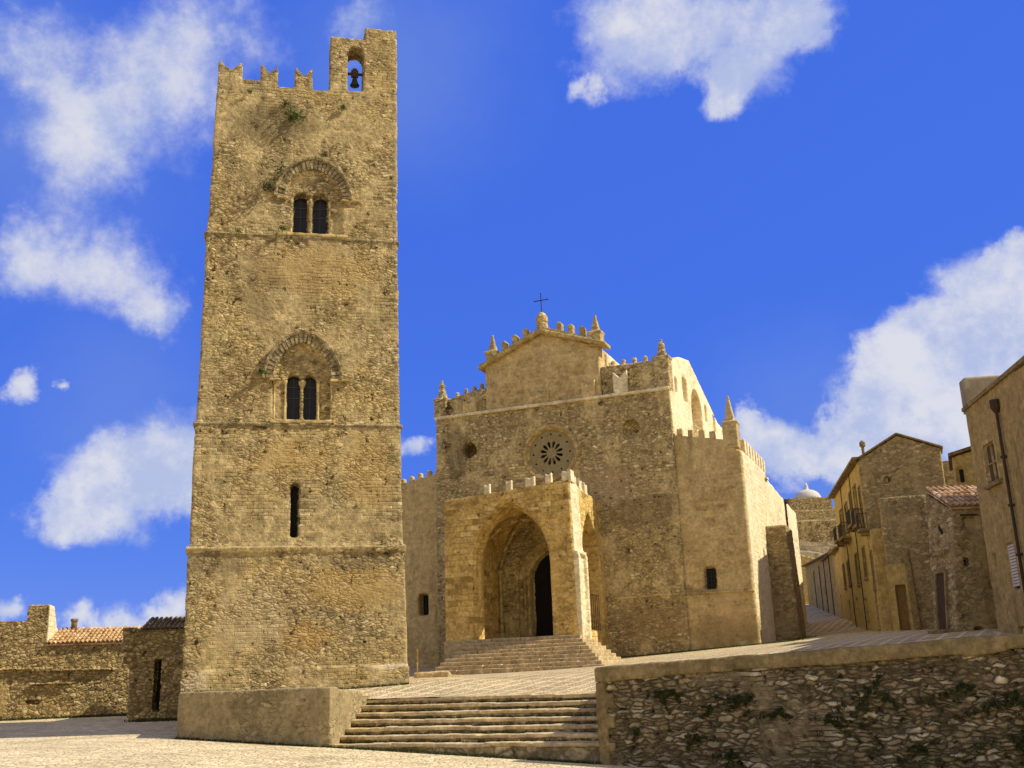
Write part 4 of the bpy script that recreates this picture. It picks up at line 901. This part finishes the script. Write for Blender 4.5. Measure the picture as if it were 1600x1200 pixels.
# yellow house closing the lane and the one on its left side
H6 = thing('lane_end_house', 'narrow bright yellow house closing the far end of the lane', 'house', (25.0, 104, 0), 0)
add = bmesh.new(); cut = bmesh.new(); pxz(add, [(-2.6, 5), (3.5, 5), (3.5, 12.2), (.5, 13.0), (-2.6, 12.6)], 0, 5); box(cut, .6, 1.4, -1, .25, 9.3, 10.6); box(cut, -.6, .2, -1, .25, 6, 9)
solid('house_wall', add, cut, M_yell, H6, .12); bm = bmesh.new(); box(bm, .58, 1.42, .2, .24, 9.2, 10.7); obj('window', bm, M_dark, H6); bm = bmesh.new(); box(bm, -.62, .22, .2, .24, 6, 9.05); obj('door', bm, M_wood, H6)
# house behind, between tiled and gabled house
H7 = thing('rear_house', 'small ochre house with dark upper window behind the tiled roof', 'house', (19.9, 48, 0), -22)
add = bmesh.new(); cut = bmesh.new(); pxz(add, [(-.05, 2.8), (4, 2.8), (4, 11.9), (-.0, 11.0)], 0, 4); box(cut, .12, .48, -1, .2, 9.7, 10.5); box(add, 1.5, 6, -5, .2, 2.5, 11.3); box(add, .3, 5, 3.8, 9.5, 2.5, 11.0)  # both extra boxes are hidden wings, added and raised to cast shade
solid('house_wall', add, cut, M_yell, H7, .08); bm = bmesh.new(); box(bm, .1, .5, .17, .2, 9.68, 10.52); obj('window', bm, M_dark, H7)
bm = bmesh.new(); hexa(bm, [(-.15, -.2, 11.0), (4, -.2, 11.95), (4, 4, 11.95), (-.15, 4, 11.0), (-.15, -.22, 11.14), (4, -.22, 12.1), (4, 4, 12.1), (-.15, 4, 11.14)]); obj('roof', bm, M_tiledark, H7)
H8 = thing('back_house', 'plain brown house with pale parapet behind the gabled house', 'house', (23.3, 60, 0), -10)
add = bmesh.new(); box(add, -.3, 4, 0, 4, 3, 13.0); solid('house_wall', add, None, M_gable, H8, .1); bm = bmesh.new(); box(bm, -.6, 4, -.3, 0, 11.0, 11.25); obj('parapet', bm, M_white, H8)

# ------------------------------------------------------------------ far hill with terraces and a white dome
bm = bmesh.new(); bmesh.ops.create_grid(bm, x_segments=60, y_segments=40, size=1)
for v in bm.verts:
    x = 20 + (v.co.x + 1) / 2 * 120; y = 112 + (v.co.y + 1) / 2 * 110; s = min(1, (y - 112) / 55)
    z = 8 + 17.5 * s ** .8; z = z - ((z * .35) % 1) * 1.3 + 1.6 * mn.noise(Vector((x * .07, y * .07, 0))) + .5 * mn.noise(Vector((x * .3, y * .3, 3)))
    z -= max(0, (x - 75)) * .12; v.co = (x, y, z)
o = obj('hill', bm, M_rock); o['kind'] = 'structure'
for (x, y, z, l, a, lab) in ((36, 158, 23.2, 22, 3, 'long upper terrace wall below the white dome'), (34, 140, 19.2, 20, -4, 'lower terrace wall crossing the far hillside')):
    bm = bmesh.new(); box(bm, 0, l, 0, .8, -5, 1.4); o = solid('terrace_wall', bm, None, M_left, None, .25); o.location = (x, y, z); o.rotation_euler = (0, 0, R(a)); tag(o, lab, 'wall')
DM = thing('domed_building', 'distant stone building with small white dome on the hilltop', 'building', (47.2, 170, 0), 0)
bm = bmesh.new(); box(bm, -3.6, 3.2, 0, 5, 20, 28.2); box(bm, -6.5, 9, 1, 5, 20, 26.6); solid('building_wall', bm, None, M_left, DM, .2)
bm = bmesh.new(); lathe(bm, [(2.2, 28.1), (2.2, 28.5)] + [(2.1 * math.cos(a * math.pi / 16), 28.5 + 1.4 * math.sin(a * math.pi / 16)) for a in range(1, 7)] + [(.35, 29.9), (.3, 30.4), (.08, 31.0)], 0, 2.4, 20); obj('dome', bm, M_dome, DM, True)

# ------------------------------------------------------------------ left side
L1 = thing('precinct_wall', 'long low rubble wall with chimney block and clay tiles left of tower', 'wall', (-18.3, 52.0, 0), 10)
add = bmesh.new(); cut = bmesh.new()
pxz(add, [(-14, 0), (.6, 0), (.6, 4.2), (-3.9, 4.2), (-4.0, 5.3), (-14, 5.6)], 0, .7)
pyz(add, [(0, 4), (2.4, 4), (2.4, 4.7), (1.5, 5.1), (.75, 6.06), (0, 6.08)], -4.95, -3.97)
box(cut, -4.75, -4.2, -1, .3, 3.3, 3.45); box(cut, -4.7, -4.1, -1, .3, 1.55, 1.75)
solid('wall_body', add, cut, M_left, L1, .07)
bm = bmesh.new(); pyz(bm, [(-.01, 4.3), (2.4, 4.4), (2.4, 4.72), (1.5, 5.12), (.75, 6.04), (-.01, 6.05)], -4.02, -3.93); solid('chimney_lit_side', bm, None, M_side, L1, .05)  # pale plate over the chimney flank: sunlight put into its colour
bm = bmesh.new(); box(bm, -14, -3.6, -.16, .05, 3.12, 3.2, .01); box(bm, -4.5, -.9, -.14, .05, 3.0, 3.08, .01); box(bm, -4.6, -2.6, -.16, .05, 2.42, 2.5, .01); solid('ledge', bm, None, M_left, L1, .045)
for x0, x1, z1 in ((-14, -4.0, .0), ): pass
bm = bmesh.new(); hexa(bm, [(-4.0, -.08, 4.16), (.2, -.08, 4.16), (.2, 2.2, 4.95), (-4.0, 2.2, 4.95), (-4.0, -.08, 4.22), (.2, -.08, 4.22), (.2, 2.2, 5.0), (-4.0, 2.2, 5.0)])
tiles(bm, (-3.93, -.12, 4.24), (1, 0, 0), (0, .945, .33), 20, 6, .2, .40, .085); obj('tile_roof', bm, M_tile, L1)
bm = bmesh.new(); lathe(bm, [(.14, 4.9), (.14, 5.35), (.18, 5.4), (.18, 5.5)], -3.25, 2.0, 8); obj('chimney_pot', bm, M_tiledark, L1)
L2 = thing('gatehouse', 'small shaded stone outbuilding with narrow doorway at foot of tower', 'outbuilding', (-16.37, 46.5, 0), 5)
add = bmesh.new(); cut = bmesh.new()
box(add, -.2, 4.2, 0, 5, 0, 4.46); box(add, 1.25, 4.0, -.5, .1, 0, 3.35); box(cut, .84, 1.2, -1, .6, 1.12, 3.26)
for x, z, s in ((-.25, 4.35, .3), (-.3, 3.9, .26), (-.2, 3.3, .2)): box(add, x - s, x + s, -.1, .5, z - s, z + s * .8, .06)
solid('outbuilding_wall', add, cut, M_left, L2, .07)
bm = bmesh.new(); box(bm, .8, 1.25, .55, .6, 1.1, 3.3); obj('doorway', bm, M_dark, L2)
bm = bmesh.new(); hexa(bm, [(.1, -.05, 4.42), (4.2, -.05, 4.42), (4.2, 1.6, 4.95), (.5, 1.6, 4.95), (.1, -.05, 4.46), (4.2, -.05, 4.46), (4.2, 1.6, 5.0), (.5, 1.6, 5.0)])
tiles(bm, (.22, -.12, 4.47), (1, 0, 0), (0, .945, .33), 18, 4, .2, .42, .09); obj('roof', bm, M_tiledark, L2)
# rough stone footing between tower and church steps
FT = bmesh.new(); box(FT, 0, 1.3, 0, 1.1, 1.8, 2.32, .06); box(FT, .9, 1.9, .1, 1.2, 1.8, 2.16, .06); o = solid('stone_block', FT, None, M_step, None, .06); o.location = (-4.2, 43.0, 0); tag(o, 'low rough stone block standing against the right foot of the tower', 'stone block')
FP = bmesh.new(); box(FP, 0, .05, 0, .05, 1.8, 3.15, .004); o = obj('wooden_post', FP, M_trim); o.location = (-3.98, 41.8, 0); tag(o, 'thin upright post at the right corner of the tower base', 'post')

# ------------------------------------------------------------------ plants
def plant(pos, r, n, label, leaf=.07, flat=.8, mat=None, up=0, grp=None, name='weed'):
    bm = bmesh.new(); weed(bm, (0, 0, 0), r, n, flat, leaf, up); o = obj(name, bm, mat or M_leaf, recalc=False); o.location = pos
    tag(o, label, 'weed', grp); return o
tw = lambda x, y, z: tm @ Vector((x, y, z))
plant(tw(3.35, .1, 24.25), .42, 170, 'largest green tuft growing high on the tower below the battlements', .085)
plant(tw(3.0, .1, 24.75), .22, 70, 'small tuft above the largest tuft on the tower', .07)
plant(tw(5.28, .1, 24.8), .13, 60, 'round green tuft under the bell opening', .06)
plant(tw(1.55, .1, 25.2), .11, 40, 'tiny tuft beneath the first battlement gap', .05)
plant(tw(2.45, -.02, 21.0), .28, 110, 'dry tuft on left end of the upper window arch', .07, mat=M_moss)
plant(tw(2.85, -.05, 21.75), .25, 90, 'moss patch on left shoulder of the upper window arch', .06, mat=M_moss)
plant(tw(2.98, -.0, 19.25), .16, 70, 'bright tuft on the sill below the upper double window', .06)
plant(tw(2.35, -.12, 13.35), .17, 90, 'green tuft on left foot of the lower window arch', .07)
plant(tw(1.5, -.02, 11.5), .12, 40, 'small tuft on the string course left of the lower window', .05)
plant(tw(1.35, .05, 19.05), .16, 50, 'tuft on the string course left of the upper window', .05)
plant(chw(-17.3, .1, 17.9), .3, 80, 'dark plant growing at the foot of the left corner pinnacle', .08, 1.6, M_moss)
plant(chw(-7.7, 0, 16.9), .2, 50, 'dark tuft under the church cornice right of the rose window', .07, mat=M_moss)
plant(chw(-10.3, -.1, 12.5), .4, 130, 'dark plant on the porch roof below the rose window', .08, .4, M_moss)
plant(chw(-17.5, -.05, 15.5), .25, 60, 'thin dark plant on the left edge of the church front', .07, 1.5, M_moss)
# grass strip at the foot of the church wall and moss along the steps
def strip(name, p, q, wdt, n, mat, zf, leaf=.05):
    bm = bmesh.new(); p, q = Vector(p), Vector(q)
    for _ in range(n):
        c = p.lerp(q, random.random()) + Vector((random.gauss(0, wdt), random.gauss(0, wdt), 0)); z = zf(c.x, c.y)
        a = random.uniform(0, math.pi); h = leaf * random.uniform(.6, 2.0); dx, dy = math.cos(a) * leaf * .5, math.sin(a) * leaf * .5
        bm.faces.new([bm.verts.new((c.x - dx, c.y - dy, z - .01)), bm.verts.new((c.x + dx, c.y + dy, z - .01)), bm.verts.new((c.x + random.gauss(0, .02), c.y + random.gauss(0, .02), z + h))])
    o = obj(name, bm, mat, recalc=False); o['kind'] = 'stuff'; return o
a, b_ = chw(-7.3, -.3), chw(1.4, -.25); strip('grass', (a.x, a.y, 0), (b_.x, b_.y, 0), .16, 2600, M_leaf, plat_z)
a, b_ = chw(1.5, -.3), chw(1.7, 5.7); strip('grass', (a.x, a.y, 0), (b_.x, b_.y, 0), .25, 900, M_leaf, plat_z)
strip('grass', (-24, 50.3, 0), (-16.5, 51.4, 0), .15, 2200, M_moss, low_z, .07); strip('grass', (-16, 45.9, 0), (-12.2, 45.8, 0), .25, 1200, M_moss, low_z, .07)
strip('grass', (-6.0, 33.2, 0), (2.0, 29.5, 0), .04, 1400, M_moss, low_z, .05); strip('grass', (-11, 35.2, 0), (-6.1, 33.1, 0), .04, 700, M_moss, low_z, .05)
a = T.location; p, q = tw(0, -.2, 0), tw(7.8, -.2, 0); strip('grass', (p.x, p.y, 0), (q.x, q.y, 0), .06, 900, M_moss, plat_z, .05)
for i in range(7):
    s = i / 6; a = BL.lerp(TL, s); plant((a.x + .05, a.y + .12, .25 + 1.21 * s - .08), .13, 60, ['weed tuft at left end of the lowest step', 'weed tuft at left end of the second step up', 'weed tuft at left end of the third step up', 'weed tuft at left end of the middle step', 'weed tuft at left end of the third step from top', 'weed tuft at left end of the second step from top', 'weed tuft at left end of the top step'][i], .05, grp='weeds along the left edge of the steps')
RS = random.Random(3)
wspots = [(10.1, 1.05, .46, 'dark weed clump hanging near the right edge of the rubble wall'), (9.1, 1.4, .22, 'weed clump below the coping towards the right edge'), (10.4, .15, .60, 'largest trailing dark weed at lower right of the rubble wall'),
          (5.9, .75, .18, 'dark weed clump at mid height near the middle of the rubble wall'), (7.0, 1.35, .30, 'weed tuft beneath the coping right of the middle'), (3.9, 1.3, .24, 'weed tuft high on the left half of the rubble wall'),
          (4.8, .95, .12, 'weed tuft left of the wall middle'), (2.6, .35, .16, 'low weed tuft near left third of the wall'), (1.7, 1.45, .17, 'small weed high near the left end of the wall'), (2.1, 1.4, .14, 'second small weed high near the left end'),
          (3.5, -.1, .2, 'low weed tuft left of centre on the rubble wall'), (7.9, .1, .15, 'weed beside the wide cracks at lower right'), (3.0, 1.1, .12, 'tiny weed on the left part of the wall'), (1.0, .5, .1, 'tiny weed by the end pier of the wall')]
for s, z, r_, lab in wspots:
    bm = bmesh.new()
    for br_ in range(6):      # several stems, each creeping its own way along the joints
        cx_, cz_, cy_ = RS.uniform(-.5, .5) * r_, RS.uniform(-.2, .5) * r_, -.01; dx_, dz_ = RS.gauss(0, .10), RS.uniform(-.16, .05)
        for st in range(RS.randint(3, 8)):
            rr_ = r_ * RS.uniform(.10, .30); weed(bm, (cx_, cy_ + cx_ * -.44, cz_), rr_, int(260 * rr_) + 8, 1.2, RS.uniform(.025, .06))
            cx_ += dx_ * r_ * 3 + RS.gauss(0, .10) * r_; cz_ += dz_ * r_ * 3 + RS.gauss(0, .08) * r_
    o = obj('weed', bm, M_moss, recalc=False); o.location = wpt(s, .0, z); tag(o, lab, 'weed', 'weeds growing from the rubble wall')
